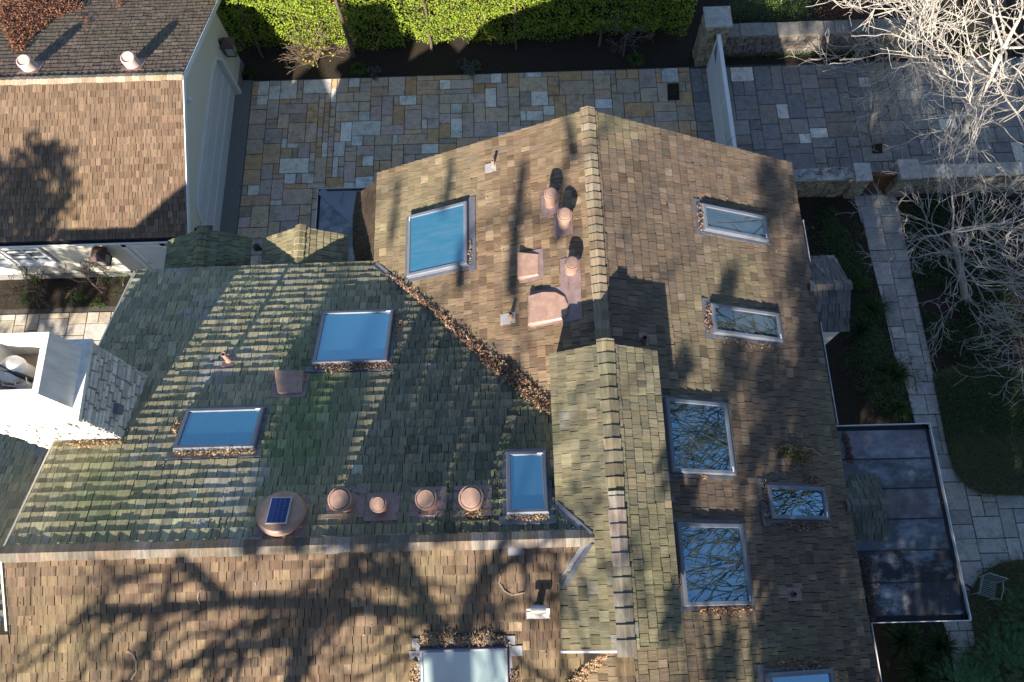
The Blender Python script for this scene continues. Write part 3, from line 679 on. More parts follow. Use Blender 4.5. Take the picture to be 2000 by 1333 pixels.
mb.hull([(bx0, by0, CZ + .05), (bx1 + .08, by0, CZ + .05), (bx1 + .08, by0 + th, CZ + .05), (bx0, by0 + th, CZ + .05)], [(bx0, by0 + .02, bz), (bx1, by0 + .02, bz), (bx1, by0 + th, bz), (bx0, by0 + th, bz)])
mb.hull([(bx0, by1 - th, CZ + .05), (bx1 + .08, by1 - th, CZ + .05), (bx1 + .08, by1, CZ + .05), (bx0, by1, CZ + .05)], [(bx0, by1 - th, bz), (bx1, by1 - th, bz), (bx1, by1 - .02, bz), (bx0, by1 - .02, bz)])
mb.hull([(bx1 - th, by0 + th, CZ + .05), (bx1 + .08, by0 + th, CZ + .05), (bx1 + .08, by1 - th, CZ + .05), (bx1 - th, by1 - th, CZ + .05)], [(bx1 - th, by0 + th, bz), (bx1, by0 + th, bz), (bx1, by1 - th, bz), (bx1 - th, by1 - th, bz)])
mb.box((-9.0, by0 + th, CZ + .05), (-8.9, by1 - th, bz - .08)); mb.box((-9.36, by0 + th, CZ + .05), (-9.27, by1 - th, bz))
mb.build('open_top', M_CHALK, ch)
mb = MB(); mb.box((-9.26, by0 + th, CZ + .051), (-9.01, by1 - th, CZ + .09)); mb.box((-8.89, by0 + th, CZ + .051), (bx1 - th - .01, by1 - th, CZ + .09)); mb.build('flue_floor', M_BONE, ch)
mb = MB()
p = Vector((-8.62, 4.1, CZ + .09)); mb.lathe(p, (0, 0, 1), [(.2, 0), (.2, .42), (.24, .42), (.24, .5), (.12, .58), (.02, .6)], 24)
p2 = Vector((-9.13, 4.15, CZ + .09)); mb.lathe(p2, (0, 0, 1), [(.11, 0), (.11, .75), (.19, .92), (.19, 1.02), (.1, 1.1), (.02, 1.12)], 24)
mb.lathe(Vector((-8.5, 3.82, CZ + .09)), (0, 0, 1), [(.16, 0), (.16, .2), (.1, .3), (.02, .31)], 20)
mb.build('flue_pot', M_CHALK, ch, smooth=True)
mb = MB(); mb.tube([(-9.1, 4.25, bz - .12), (-8.5, 4.0, bz - .3), (-8.2, 3.88, bz - .42)], .045, 8)
mb.build('flue_pipe', M_BLACK, ch)
mb = MB()
for k in range(3): mb.tube([(-8.75 + k * .2, 3.9 + .03 * k, bz - .35), (-8.62 + k * .2, 3.78, bz - .22), (-8.3 + .1 * k, 3.75, bz - .3), (-8.1, 3.95, bz - .38)], .012, 5)
mb.build('wire_bracket', M_SILVER, ch)
mb = MB(); p = at(241, 799, 8.35); mb.box((CX - .01, p.y - .09, 8.25), (CX + .09, p.y + .09, 8.45)); mb.build('box_lamp', M_SLATE, ch)

# ================================================================== GARAGE
GX = -9.36
gar = thing('garage', (-13, 14.6, 0), 'single storey cream garage with a brown shingle roof and white double door', 'garage')
shake_roof('roof', P_GS, [(GX, 14.66), (-19, 14.66), (-19, 10.33), (GX, 10.33)], gar, t_gs, e=.195, w=(.09, .2), t=.024, label='sunlit brown south slope')
shake_roof('roof', P_GN, [(GX, 14.66), (-19, 14.66), (-19, 18.95), (GX, 18.95)], gar, t_gn, e=.2, w=(.12, .3), t=.022, label='darker north slope littered with leaves')
ridge('ridge_cap', gar, (GX + .02, 14.66, 4.4), (-19, 14.66, 4.4), P_GN.down, P_GS.down, tinter([(.34, .28, .2), (.3, .24, .16), (.38, .32, .24)]), wd=.13, step=.2)
WXE, WYS, WYN = -9.5, 10.5, 18.6
D0, D1, DH = 11.35, 17.35, 2.25            # door opening
mb = MB()
def wall_e(y0, y1, z0, z1a, z1b): mb.hull([(WXE - .2, y0, z0), (WXE, y0, z0), (WXE, y1, z0), (WXE - .2, y1, z0)], [(WXE - .2, y0, z1a), (WXE, y0, z1a), (WXE, y1, z1b), (WXE - .2, y1, z1b)])
zt = lambda y: (P_GS if y < 14.66 else P_GN).z(0, y) - .16
wall_e(WYS + .2, D0, 0, zt(WYS + .2), zt(D0)); wall_e(D1, WYN, 0, zt(D1), zt(WYN))
ys = [D0, D0 + .25, D0 + .8, 14.66, D1 - .8, D1 - .25, D1]; zs = [DH - .5, DH - .12, DH, DH + .02, DH, DH - .12, DH - .5]
for i in range(6):
    mb.hull([(WXE - .2, ys[i], zs[i]), (WXE, ys[i], zs[i]), (WXE, ys[i + 1], zs[i + 1]), (WXE - .2, ys[i + 1], zs[i + 1])], [(WXE - .2, ys[i], zt(ys[i])), (WXE, ys[i], zt(ys[i])), (WXE, ys[i + 1], zt(ys[i + 1])), (WXE - .2, ys[i + 1], zt(ys[i + 1]))])
SW = [(-16.6, -14.05), ]                    # window span on the south wall
mb.box((-19, WYS, 0), (-16.75, WYS + .2, 2.72)); mb.box((-16.75, WYS, 0), (-14.0, WYS + .2, 1.12)); mb.box((-16.75, WYS, 2.2), (-14.0, WYS + .2, 2.72))
mb.box((-14.0, WYS, 0), (WXE - .0, WYS + .2, 2.72)); mb.box((-19, WYN - .2, 0), (WXE - .2, WYN, 2.7))
mb.build('wall', M_STUCCO, gar)
for lo, hi in (((-19, WYS - .03, 0), (WXE + .03, WYS - .002, .34)), ((WXE + .002, D1 + .15, 0), (WXE + .04, WYN, .3))): mb = MB(); mb.box(lo, hi); mb.build('plinth', M_CONC, gar)
mb = MB()
for a, b in ((0, 1), (1, 2), (2, 3), (3, 4), (4, 5), (5, 6)):
    mb.hull([(WXE + .002, ys[a], zs[a]), (WXE + .035, ys[a], zs[a]), (WXE + .035, ys[b], zs[b]), (WXE + .002, ys[b], zs[b])], [(WXE + .002, ys[a], zs[a] + .14), (WXE + .035, ys[a], zs[a] + .14), (WXE + .035, ys[b], zs[b] + .14), (WXE + .002, ys[b], zs[b] + .14)])
for y in (D0, D1): mb.box((WXE + .002, y - (.15 if y == D0 else 0), 0), (WXE + .035, y + (0 if y == D0 else .15), zs[0] + .02))
dr = mb.build('door_surround', M_WHITE, gar)
mb = MB(); xd = WXE - .17
for k in range(4): mb.box((xd - .04, D0 + .01, .02 + k * .56), (xd, D1 - .01, .02 + k * .56 + .55))
gd = mb.build('garage_door', mat('door_white', (.60, .62, .65), rough=.5, nz=3, vary=.05), gar)
mb = MB()
for k in range(1, 4): mb.box((xd + .001, D0 + .02, .02 + k * .56 - .03), (xd + .03, D1 - .02, .02 + k * .56 + .012))
for y in (13.3, 15.3): mb.box((xd + .001, y - .012, .03), (xd + .012, y + .012, 2.2))
mb.build('rail', M_WHITE, gd)
mb = MB()
for s, P in ((-1, P_GS), (1, P_GN)):
    a = P.pt(GX + .005, 14.66); b = P.pt(GX + .005, 10.3 if s < 0 else 19.0)
    board(mb, a, b, dn=.17, th=.03, out=(1, 0, 0))
mb.build('barge_board', M_WHITE, gar)
gz = P_GS.z(0, 10.33)
gutter(gar, [(GX + .1, 10.2, gz - .02), (-19, 10.2, gz - .02)], [(0, 1, 0)], wd=.12, dp=.1)
mb = MB(); mb.box((-19, 10.34, gz - .2), (GX - .1, 10.49, gz - .13)); mb.build('soffit', M_WHITE, gar)
mb = MB(); mb.tube([(WXE + .06, 10.62, gz - .1), (WXE + .06, 10.62, .1)], .045, 8); mb.build('downpipe', M_WHITE, gar)
# windows: two casements with small panes
for xa in (-16.62, -15.32):
    xb = xa + 1.22; za, zb = 1.16, 2.18
    wn = bpy.data.objects.new('window', None); link(wn, gar, Matrix.Translation((xa, WYS, za)))
    m = MB(); t = .09
    m.box((xa, WYS - .035, za), (xb, WYS + .05, za + t)); m.box((xa, WYS - .035, zb - t), (xb, WYS + .05, zb)); m.box((xa, WYS - .035, za + t), (xa + t, WYS + .05, zb - t)); m.box((xb - t, WYS - .035, za + t), (xb, WYS + .05, zb - t))
    for i in range(1, 2): x = xa + (xb - xa) * i / 2; m.box((x - .02, WYS, za + t), (x + .02, WYS + .04, zb - t))
    for k in range(1, 3): z = za + (zb - za) * k / 3; m.box((xa + t, WYS + .002, z - .018), (xb - t, WYS + .042, z + .018))
    m.build('frame', M_WHITE, wn)
    m = MB(); m.box((xa + t, WYS + .06, za + t), (xb - t, WYS + .07, zb - t)); m.build('pane', M_PANE, wn)
    m = MB(); m.box((xa - .06, WYS - .09, za - .06), (xb + .06, WYS - .002, za - .002)); m.build('sill', M_WHITE, wn)
# side door with grooves and its frame, catching the sun
xa, xb = -11.45, -10.45
m = MB(); m.box((xa, WYS - .05, .05), (xb, WYS - .002, 2.12)); sd = m.build('side_door', M_WHITE, gar)
m = MB()
for k in range(7): x = xa + .1 + k * .125; m.box((x, WYS - .062, .15), (x + .1, WYS - .051, 2.02))
m.build('planks', M_WHITE, sd)
m = MB(); m.box((xa - .14, WYS - .07, .05), (xa - .005, WYS - .002, 2.25)); m.box((xb + .005, WYS - .07, .05), (xb + .14, WYS - .002, 2.25)); m.box((xa - .14, WYS - .07, 2.13), (xb + .14, WYS - .052, 2.25)); m.build('door_frame', M_WHITE, sd)
m = MB(); m.tube([(xa + .1, WYS - .06, 1.05), (xa + .1, WYS - .12, 1.05), (xa + .22, WYS - .12, 1.05)], .014, 8); m.build('handle', M_SILVER, sd)
# lanterns: roof cap, back plate, glazed cage
M_LAMPGLASS = glassmat('lantern_glass', .3, (.35, .33, .28), .05)
def lantern(p, out, k=1.0):
    o = Vector(out); sd_ = Vector((-o.y, o.x, 0)); z = Vector((0, 0, 1)); p = Vector(p)
    L = bpy.data.objects.new('lantern', None); link(L, gar, Matrix.Translation(p))
    m = MB(); c = p + o * .2 * k
    def sq(c, r, h): return [c + (o * a + sd_ * b) * r + z * h for a, b in ((-1, -1), (1, -1), (1, 1), (-1, 1))]
    def H(a, b):
        if (a[1] - a[0]).cross(a[2] - a[1]).z < 0: a = a[::-1]; b = b[::-1]
        m.hull(a, b)
    H(sq(c, .2 * k, .22 * k), sq(c, .12 * k, .34 * k)); H(sq(c, .12 * k, .34 * k), sq(c, .05 * k, .38 * k)); H(sq(c, .13 * k, -.2 * k), sq(c, .14 * k, -.17 * k))
    H([p + sd_ * .06 * k + z * -.2 * k, p + sd_ * -.06 * k + z * -.2 * k, p + sd_ * -.06 * k + o * .02 + z * -.2 * k, p + sd_ * .06 * k + o * .02 + z * -.2 * k], [p + sd_ * .06 * k + z * .4 * k, p + sd_ * -.06 * k + z * .4 * k, p + sd_ * -.06 * k + o * .02 + z * .4 * k, p + sd_ * .06 * k + o * .02 + z * .4 * k])
    for a, b in ((-1, -1), (1, -1), (1, 1), (-1, 1)): q = c + (o * a + sd_ * b) * .13 * k; m.tube([q - z * .18 * k, q + z * .23 * k], .012 * k, 5)
    m.tube([p + z * .3 * k, c + z * .36 * k], .014 * k, 6)
    m.build('cage', M_DKBROWN, L)
    m = MB(); a, b = sq(c, .115 * k, -.17 * k), sq(c, .125 * k, .21 * k)
    H(a, b); m.build('glass', M_LAMPGLASS, L)
lantern((WXE, 17.85, 1.72), (1, 0, 0), 1.15); lantern((WXE, 10.92, 1.72), (1, 0, 0), 1.15); lantern((-12.35, WYS, 1.75), (0, -1, 0), 1.15)
m = MB(); m.lathe((WXE, 14.35, 3.7), (1, 0, 0), [(.09, 0), (.09, .1), (.05, .16), (.02, .2)], 14); m.build('security_light', M_WHITE, gar, smooth=True)
for px in ((62, 133), (262, 127)):
    p = P_GN.at(*px); 
    v = bpy.data.objects.new('roof_vent', None); link(v, gar, Matrix.Translation(p))
    m = MB(); m.lathe(p - Vector((0, 0, .15)), (0, -.12, 1), [(.215, 0), (.21, .5), (.2, .55), (.17, .57), (.15, .53), (.02, .53)], 28); m.build('stack', mat('pale_pink_metal', (.55, .42, .38), rough=.6, nz=6, vary=.08), v, smooth=True)
    m = MB(); flange(m, P_GN, p, .3, .3); m.build('flange', M_COPPER, v)

# ================================================================== GROUND AND PAVING
def sheet(name, pts, z, m, kind='structure', label=None, cat=None):
    mb = MB(); P = [Vector((p[0], p[1], z)) for p in pts]
    if sum(P[i].x * P[(i + 1) % len(P)].y - P[(i + 1) % len(P)].x * P[i].y for i in range(len(P))) < 0: P.reverse()
    mb.face(P); o = mb.build(name, m, None, mw=Matrix.Identity(4)); o['kind'] = kind
    return o
sheet('ground', [(-120, -120), (120, -120), (120, 120), (-120, 120)], -.08, M_GROUND)
PAV = [(.62, .43, .29), (.54, .38, .25), (.58, .45, .33), (.51, .41, .31), (.56, .45, .375), (.60, .38, .21), (.53, .42, .37), (.61, .465, .32), (.46, .365, .28), (.58, .46, .40)]
WHT = [(.74, .70, .60), (.78, .75, .68), (.70, .67, .60), (.72, .71, .67)]
def inpoly(x, y, P):
    c = False; n = len(P)
    for i in range(n):
        x1, y1 = P[i][0], P[i][1]; x2, y2 = P[(i + 1) % n][0], P[(i + 1) % n][1]
        if (y1 > y) != (y2 > y) and x < (x2 - x1) * (y - y1) / (y2 - y1) + x1: c = not c
    return c
def paving(name, x0, y0, x1, y1, whites=(), keep=None, cols=PAV, g=.2, seed=3, big=(2, 5), pw=.02, label_z=0.):
    rr = random.Random(seed); nx = int((x1 - x0) / g); ny = int((y1 - y0) / g); occ = [[False] * ny for _ in range(nx)]
    mb = MB()
    def put(i, j, a, b, c):
        for p in range(i, i + a):
            for q in range(j, j + b): occ[p][q] = True
        gx0, gy0 = x0 + i * g + .011, y0 + j * g + .011; gx1, gy1 = x0 + (i + a) * g - .011, y0 + (j + b) * g - .011
        if keep and not keep((gx0 + gx1) / 2, (gy0 + gy1) / 2): return
        z = label_z + rr.uniform(-.004, .005); J = lambda: rr.uniform(-.006, .006)
        q = [(gx0 + J(), gy0 + J()), (gx1 + J(), gy0 + J()), (gx1 + J(), gy1 + J()), (gx0 + J(), gy1 + J())]
        cx, cy = (gx0 + gx1) / 2, (gy0 + gy1) / 2
        mb.hull([(x, y, label_z - .03) for x, y in q], [(x, y, z - .008) for x, y in q], c, cap=False, base=False)
        mb.hull([(x, y, z - .008) for x, y in q], [(x + (cx - x) / max(.05, abs(cx - x)) * .006, y + (cy - y) / max(.05, abs(cy - y)) * .006, z) for x, y in q], c, base=False)
    for (a, b, c, d) in whites:
        p = at(a, d); q = at(c, b)
        i = round((p.x - x0) / g); j = round((p.y - y0) / g); wv = max(1, round((q.x - p.x) / g)); hv = max(1, round((q.y - p.y) / g))
        if i < 0 or j < 0 or i + wv > nx or j + hv > ny: continue
        if any(occ[s][t] for s in range(i, i + wv) for t in range(j, j + hv)): continue
        cc = rr.choice(WHT); put(i, j, wv, hv, vary(cc, .14, .02))
    order = [(i, j) for j in range(ny) for i in range(nx)]
    for i, j in order:
        if occ[i][j]: continue
        A, B = rr.randint(*big), rr.randint(*big)
        if A >= 4 and B >= 4: B = rr.choice([2, 3, 4])
        if rr.random() < .2: A, B = rr.choice([(2, 2), (2, 4), (4, 2), (1, 2), (3, 2), (2, 3)])
        a = 0
        while a < A and i + a < nx and not occ[i + a][j]: a += 1
        if a == A and i + a < nx - 1 and not occ[i + a][j] and (i + a + 1 >= nx or occ[i + a + 1][j]): a += 1      # no slivers
        if a == 1: B = min(B, 2)
        if a >= 4: B = min(B, 3)
        b = 1
        while b < B and j + b < ny and not any(occ[p][j + b] for p in range(i, i + a)): b += 1
        if rr.random() < pw: c = vary(rr.choice(WHT), .14, .02)
        else: c = vary(rr.choice(cols), .12, .04)
        put(i, j, a, b, c)
    o = mb.build(name, M_PAVER, None, mw=Matrix.Identity(4)); o['kind'] = 'structure'
    return o
WHITES = [(954,145,974,166),(683,153,703,172),(650,175,660,202),(781,179,820,202),(875,197,899,221),(856,160,873,175),(947,167,969,206),(1037,180,1068,209),(1022,210,1059,235),(1160,194,1196,213),(1298,133,1323,161),(885,229,909,270),(967,251,990,265),(822,237,835,256),(703,223,721,240),(684,240,742,269),(658,242,683,280),(684,269,711,287),(766,267,781,284),(650,281,680,310),(712,302,734,323),(696,338,734,372),(673,349,695,372),(818,284,851,306),(551,157,587,191),(551,191,587,208),(504,159,525,191),(504,193,524,209),(468,159,504,178),(562,276,586,291),(630,281,648,310),(549,308,608,342),(557,343,587,360),(587,343,607,359),(642,312,655,349),(454,313,472,334),(449,364,486,384),(486,363,507,382),(531,384,553,398),(442,434,462,455),(587,157,645,188)]
WHITES2 = [(1425,128,1465,159),(1582,245,1612,268),(1559,256,1583,277),(1948,133,1969,156),(1835,232,1863,251),(1515,198,1533,228),(1478,360,1500,372)]
GREYP = [(.27, .265, .26), (.24, .24, .24), (.30, .29, .28), (.22, .22, .225), (.29, .26, .23), (.26, .265, .27)]
paving('patio', -9.1, 7.9, 6.4, 17.93, WHITES)
paving('driveway', 6.31, 12.85, 19.5, 17.93, WHITES2, cols=GREYP, seed=8)
paving('courtyard', -17.2, 4.9, -9.05, 9.42, (), seed=21, big=(3, 5), cols=[(.48, .44, .38), (.44, .38, .30), (.50, .47, .42), (.42, .39, .34)], g=.19)
PATH = [at(*p) for p in ((1664, 386), (1690, 470), (1718, 580), (1742, 690), (1770, 770), (1786, 840), (1800, 1000), (1830, 1220), (1838, 1345), (1930, 1345), (1930, 1240), (2030, 1240), (2030, 940), (1890, 940), (1862, 860), (1842, 760), (1818, 640), (1797, 540), (1772, 430), (1750, 366))]
paving('garden_path', 8.5, -4.2, 15.6, 12.62, (), keep=lambda x, y: inpoly(x, y, [(p.x, p.y) for p in PATH]) or any(inpoly(x + a, y + b, [(p.x, p.y) for p in PATH]) for a, b in ((.2, 0), (-.2, 0), (0, .2), (0, -.2))), cols=[(.40, .39, .38), (.46, .45, .43), (.36, .35, .335), (.43, .41, .37)], seed=5, big=(2, 4))
for nm, r, z in (('paving_bed', [(-17.5, 4.5), (6.6, 4.5), (6.6, 17.95), (-17.5, 17.95)], -.02), ('paving_bed', [(6.605, 12.6), (30, 12.6), (30, 17.95), (6.605, 17.95)], -.02), ('paving_bed', [(7.2, -5), (30, -5), (30, 12.595), (7.2, 12.595)], -.022)):
    sheet(nm, r, z, M_MORTAR)
sheet('apron', [(WXE - .2, 10.6), (-9.11, 10.6), (-9.11, 17.95), (WXE - .2, 17.95)], .006, M_CONC)
sheet('planting_bed', [(-10.5, 17.94), (6.6, 17.94), (6.6, 30), (-10.5, 30)], .012, M_SOIL)
sheet('planting_bed', [(6.605, 17.94), (30, 17.94), (30, 30), (6.605, 30)], .014, M_SOIL)
sheet('planting_bed', [(-17.3, 9.44), (-9.9, 9.44), (-9.9, 10.49), (-17.3, 10.49)], .012, M_SOIL)
edge = lambda l, z=.02: [at(*p) for p in l]
sheet('planting_bed', edge([(1545, 378), (1668, 386), (1692, 470), (1720, 580), (1745, 690), (1773, 770), (1790, 840)]) + [Vector((7, 4, 0)), Vector((7, 12, 0))], .022, M_SOIL)
BED2 = edge([(1750, 385), (1767, 470), (1792, 590), (1814, 690), (1832, 790), (1850, 880), (1866, 925), (1890, 952), (1920, 965), (1970, 968), (2040, 968), (2060, 386)])
LAWN_A = edge([(1822, 735), (1832, 790), (1850, 880), (1866, 925), (1890, 952), (1920, 965), (1970, 968), (2040, 968), (2060, 735), (1930, 712), (1860, 715)])
LAWN_B = edge([(2040, 1092), (1985, 1094), (1945, 1104), (1912, 1125), (1892, 1160), (1898, 1225), (1905, 1258), (1880, 1275), (1870, 1350), (2060, 1350)])
sheet('planting_bed', BED2, .024, M_SOIL)
M_TURF = mat('turf_soil', (.075, .08, .045), rough=.95, nz=6, vary=.4, bump=.4)
sheet('lawn', LAWN_B, .028, M_TURF); sheet('lawn', LAWN_A, .032, M_TURF)
sheet('planting_bed', edge([(1690, 1210), (1840, 1210), (1855, 1260), (1868, 1350), (1690, 1350)]), .02, M_SOIL)

# ================================================================== PLANTS
def rv(r, k=1.0): return Vector((r.uniform(-k, k), r.uniform(-k, k), r.uniform(-k, k)))
def leaf(mb, p, d, n, L, W, c):
    """one folded leaf: p base, d along, n up"""
    d = d.normalized(); s = d.cross(n)
    if s.length < 1e-4: s = d.orthogonal()
    s.normalize(); up = s.cross(d) * (W * .25)
    a, b = p, p + d * L; m = p + d * (L * .5)
    mb.face([a, m + s * W * .5 + up, b], c); mb.face([a, b, m - s * W * .5 + up], c)
def quadleaf(mb, p, d, n, L, W, c):
    d = d.normalized(); s = d.cross(n)
    if s.length < 1e-4: s = d.orthogonal()
    s.normalize(); m = p + d * (L * .45)
    mb.face([p, m + s * W * .5, p + d * L, m - s * W * .5], c)
# --- the tall hedge
r = random.Random(2)
hd = thing('hedge', (-1.5, 19.6, 0), 'tall bright green leafy hedge behind the stone courtyard', 'hedge')
HX0, HX1, HF, HH = -9.9, 6.25, 18.95, 4.2
def hface(x, z): return HF + .28 * (nz(Vector((x, 0, z)), .9, 2.) + .5 * nz(Vector((x, 0, z)), 2.6, 7.)) + .22 * max(0, 1 - z / .9) + (.16 if abs(((x + 9.2) % 2.9) - 1.45) > 1.3 else 0)
mb = MB()
for k in range(62000):
    x = r.uniform(HX0, HX1); z = HH * (r.random() ** .8) + .12; y = hface(x, z) + abs(r.gauss(0, .11))
    if r.random() < .15: z = HH; y += r.uniform(0, 1.6); z += r.uniform(-.1, .15)
    g = .5 + .5 * nz(Vector((x, y, z)), 1.5, 1.); t = r.random()
    if nz(Vector((x, 0, z)), 3.4, 12.) > .34 and t < .8: continue
    if r.random() < .03: y -= r.uniform(.05, .2)
    c = lerp((.14, .22, .022), (.30, .38, .035), min(1, max(0, g * .6 + t * .5)))
    c = vary(c, .3, .12)
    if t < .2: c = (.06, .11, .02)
    if t > .97: c = r.choice([(.3, .22, .06), (.2, .13, .06), (.38, .36, .06)])
    d = Vector((r.uniform(-1, 1), r.uniform(-1.0, .15), r.uniform(-.7, 1.))); n = Vector((r.uniform(-.5, .5), -1, r.uniform(-.1, 1)))
    quadleaf(mb, Vector((x, y, z)), d, n, r.uniform(.05, .095), r.uniform(.032, .055), c)
fo = mb.build('foliage', M_LEAF, hd)
mb = MB(); mb.box((HX0, HF + .55, .25), (HX1, HF + 3.4, HH - .1)); mb.build('dark_core', M_SOIL, hd)  # solid dark box added inside the hedge against seeing through
for px, rr_ in ((512, .05), (690, .085), (843, .05), (1008, .05), (1172, .05)):
    b = at(px, 118); b.y = HF - .02; pts = [Vector((b.x + nz(Vector((b.x, 0, k)), .7) * .1, HF + (.05 if k else -.02) + .03 * math.sin(k * 1.3 + b.x) - (.12 if rr_ > .06 else 0), k * .5)) for k in range(7)]
    mb = MB(); mb.tube(pts, [rr_ * (1 - k * .07) for k in range(7)], 8, (.13, .10, .075)); mb.build('trunk', M_BARK, hd, smooth=True)
# --- grass clumps and leafy clumps
def clump(name, p, R_, H_, n, cols, label, cat, wid=.012, group=None, droop=.6, seed=1):
    rr = random.Random(seed); mb = MB(); p = Vector(p)
    for k in range(n):
        a = rr.uniform(0, 6.283); t = rr.random() ** .7; o = Vector((math.cos(a), math.sin(a), 0)); hh = H_ * rr.uniform(.6, 1.1); c = vary(rr.choice(cols), .25)
        b = p + o * R_ * .25 * rr.random(); q = b + o * R_ * t * .55 + Vector((0, 0, hh * .75)); e = b + o * R_ * t * 1.1 + Vector((0, 0, hh * (1 - droop * t)))
        s = Vector((-o.y, o.x, 0)) * wid * rr.uniform(.7, 1.3)
        mb.face([b - s * .6, b + s * .6, q + s, q - s], c); mb.face([q - s, q + s, e], c)
    o = mb.build(name, M_LEAF); return tag(o, label, cat, group)
def shrub(name, p, rad, n, L, cols, label, cat, group=None, seed=1, squash=1., stems=5):
    rr = random.Random(seed); p = Vector(p); t = thing(name, p, label, cat, group)
    mb = MB(); cl = [(p + Vector((rr.gauss(0, .45) * rad[0], rr.gauss(0, .45) * rad[1], rad[2] * (.45 + rr.uniform(-.2, .5)))), rr.uniform(.35, .6)) for _ in range(max(3, n // 90))]
    for k in range(n):
        c0, f = rr.choice(cl); d = rv(rr).normalized(); q = c0 + Vector((d.x * rad[0] * f, d.y * rad[1] * f, d.z * rad[2] * f * squash)) * rr.uniform(.55, 1.05)
        if q.z < p.z + .02: q.z = p.z + rr.uniform(.02, .1)
        (leaf if L > .06 else quadleaf)(mb, q, d + rv(rr, .8), Vector((0, 0, 1)) + rv(rr, .6), L * rr.uniform(.6, 1.2), L * rr.uniform(.4, .65), vary(rr.choice(cols), .25))
    mb.build('foliage', M_LEAF, t)
    mb = MB()
    for k in range(stems):
        c0, f = rr.choice(cl); mb.tube([p + rv(rr, .03), p.lerp(c0, .5) + rv(rr, .06 * rad[0]), c0], [.014, .01, .005], 5, (.12, .09, .06))
    mb.build('stem', M_BARK, t); return t
# --- bare branching trees
def grow(mb, twig, p, d, L, rad, depth, rr, c, up=.1, spread=.7, wob=.16, tw=.008, nb=(2, 4), kink=3, segs=4):
    pts = [p]; q = p.copy(); dd = d.normalized(); rs = [rad]
    for k in range(segs):
        dd = (dd + rv(rr, wob) + Vector((0, 0, up * .35))).normalized(); q = q + dd * (L / segs); pts.append(q.copy()); rs.append(max(tw * .7, rad * (1 - .5 * (k + 1) / segs)))
    m = mb if depth > 1 else twig
    m.tube(pts, rs, 7 if rad > .05 else (5 if rad > .018 else 4), vary(c, .1, .02), caps=False)
    if depth <= 0: return
    n = rr.randint(*nb)
    for i in range(n):
        f = 1. if i == 0 else rr.uniform(.3, .95); k = min(segs, max(1, int(round(f * segs)))); b = pts[k]
        ax = (pts[k] - pts[k - 1]).normalized(); s = ax.orthogonal().normalized(); s = (Matrix.Rotation(rr.uniform(0, 6.283), 3, ax) @ s)
        nd = (ax + s * spread * rr.uniform(.5, 1.25) + Vector((0, 0, up))).normalized()
        grow(mb, twig, b, nd, L * rr.uniform(.58, .85), max(tw, rs[k] * rr.uniform(.55, .78)), depth - 1, rr, c, up, spread, wob, tw, nb, kink, segs)
def bare_tree(name, p, trunk, limbs, label, cat='tree', c=(.42, .37, .31), seed=1, group=None, depth=4, split=True, **kw):
    """trunk: polyline with radii; limbs: (start index, direction, length, radius)"""
    rr = random.Random(seed); t = thing(name, p, label, cat, group); p = Vector(p)
    mb = MB(); pts = [p + Vector(q[:3]) for q in trunk]; mb.tube(pts, [q[3] for q in trunk], 10, c); mb.build('trunk', M_BARK, t, smooth=True)
    mb = MB(); tg = MB() if split and cat == 'tree' else mb
    for i, d, L, rd in limbs: grow(mb, tg, pts[i], Vector(d), L, rd, depth, rr, c, **kw)
    cr = mb.build('branches', M_BARK, t, smooth=True)
    if tg is not mb: tg.build('twigs', M_BARK, cr)
    return t
def fan(rr, n, i, L, rad, el=(.1, .9), az=(0, 6.283)):
    out = []
    for k in range(n):
        a = az[0] + (az[1] - az[0]) * (k + rr.uniform(.2, .8)) / n; e = rr.uniform(*el); out.append((i if isinstance(i, int) else rr.choice(i), (math.cos(a) * math.cos(e), math.sin(a) * math.cos(e), math.sin(e)), L * rr.uniform(.75, 1.2), rad * rr.uniform(.7, 1.1)))
    return out
PALE = (.50, .46, .41)
rr = random.Random(4)
b = at(1880, 264)
bare_tree('bare_tree', b, [(0, 0, 0, .1), (0, .45, 1.0, .09), (.08, .9, 1.9, .08), (.1, 1.3, 2.7, .065), (.2, 1.7, 3.5, .05)], fan(rr, 5, 1, 2.1, .034, (.1, .6), (1.8, 4.4)) + fan(rr, 8, 2, 2.4, .04, (.05, .6), (1.4, 5.0)) + fan(rr, 7, 3, 2.2, .038, (.1, .8)) + fan(rr, 4, 4, 1.6, .03, (.3, 1.1)), 'largest pale bare tree with sunlit white branches over the driveway', c=PALE, seed=5, depth=4, up=.07, spread=.62, wob=.26, tw=.0095, nb=(2, 3), segs=5)
b = at(1985, 150)
bare_tree('bare_tree', b, [(0, 0, 0, .13), (-.2, .1, 1.2, .115), (-.4, .2, 2.2, .1), (-.5, .3, 3.2, .07)], fan(rr, 5, 1, 1.7, .04, (.1, .7), (1.4, 4.8)) + fan(rr, 6, 2, 1.8, .04, (.1, .8)) + fan(rr, 4, 3, 1.6, .036, (.3, 1.2)), 'thick trunked white bare tree in the far top right corner', c=PALE, seed=9, depth=4, up=.07, spread=.62, wob=.26, tw=.0095, nb=(2, 3), segs=5)
b = at(1765, 95)
bare_tree('bare_tree', b, [(0, 0, 0, .09), (-.1, -.1, 1.2, .08), (-.25, -.1, 2.3, .065), (-.4, 0, 3.2, .05)], fan(rr, 5, 1, 1.8, .032, (.1, .6), (1.8, 4.6)) + fan(rr, 7, 2, 2.0, .036, (.1, .7), (1.5, 5.2)) + fan(rr, 6, 3, 1.8, .034, (.2, 1.0)), 'white bare tree in front of the reddish shrub and rough wall', c=PALE, seed=19, depth=4, up=.07, spread=.62, wob=.26, tw=.0095, nb=(2, 3), segs=5)
b = at(1700, 262)
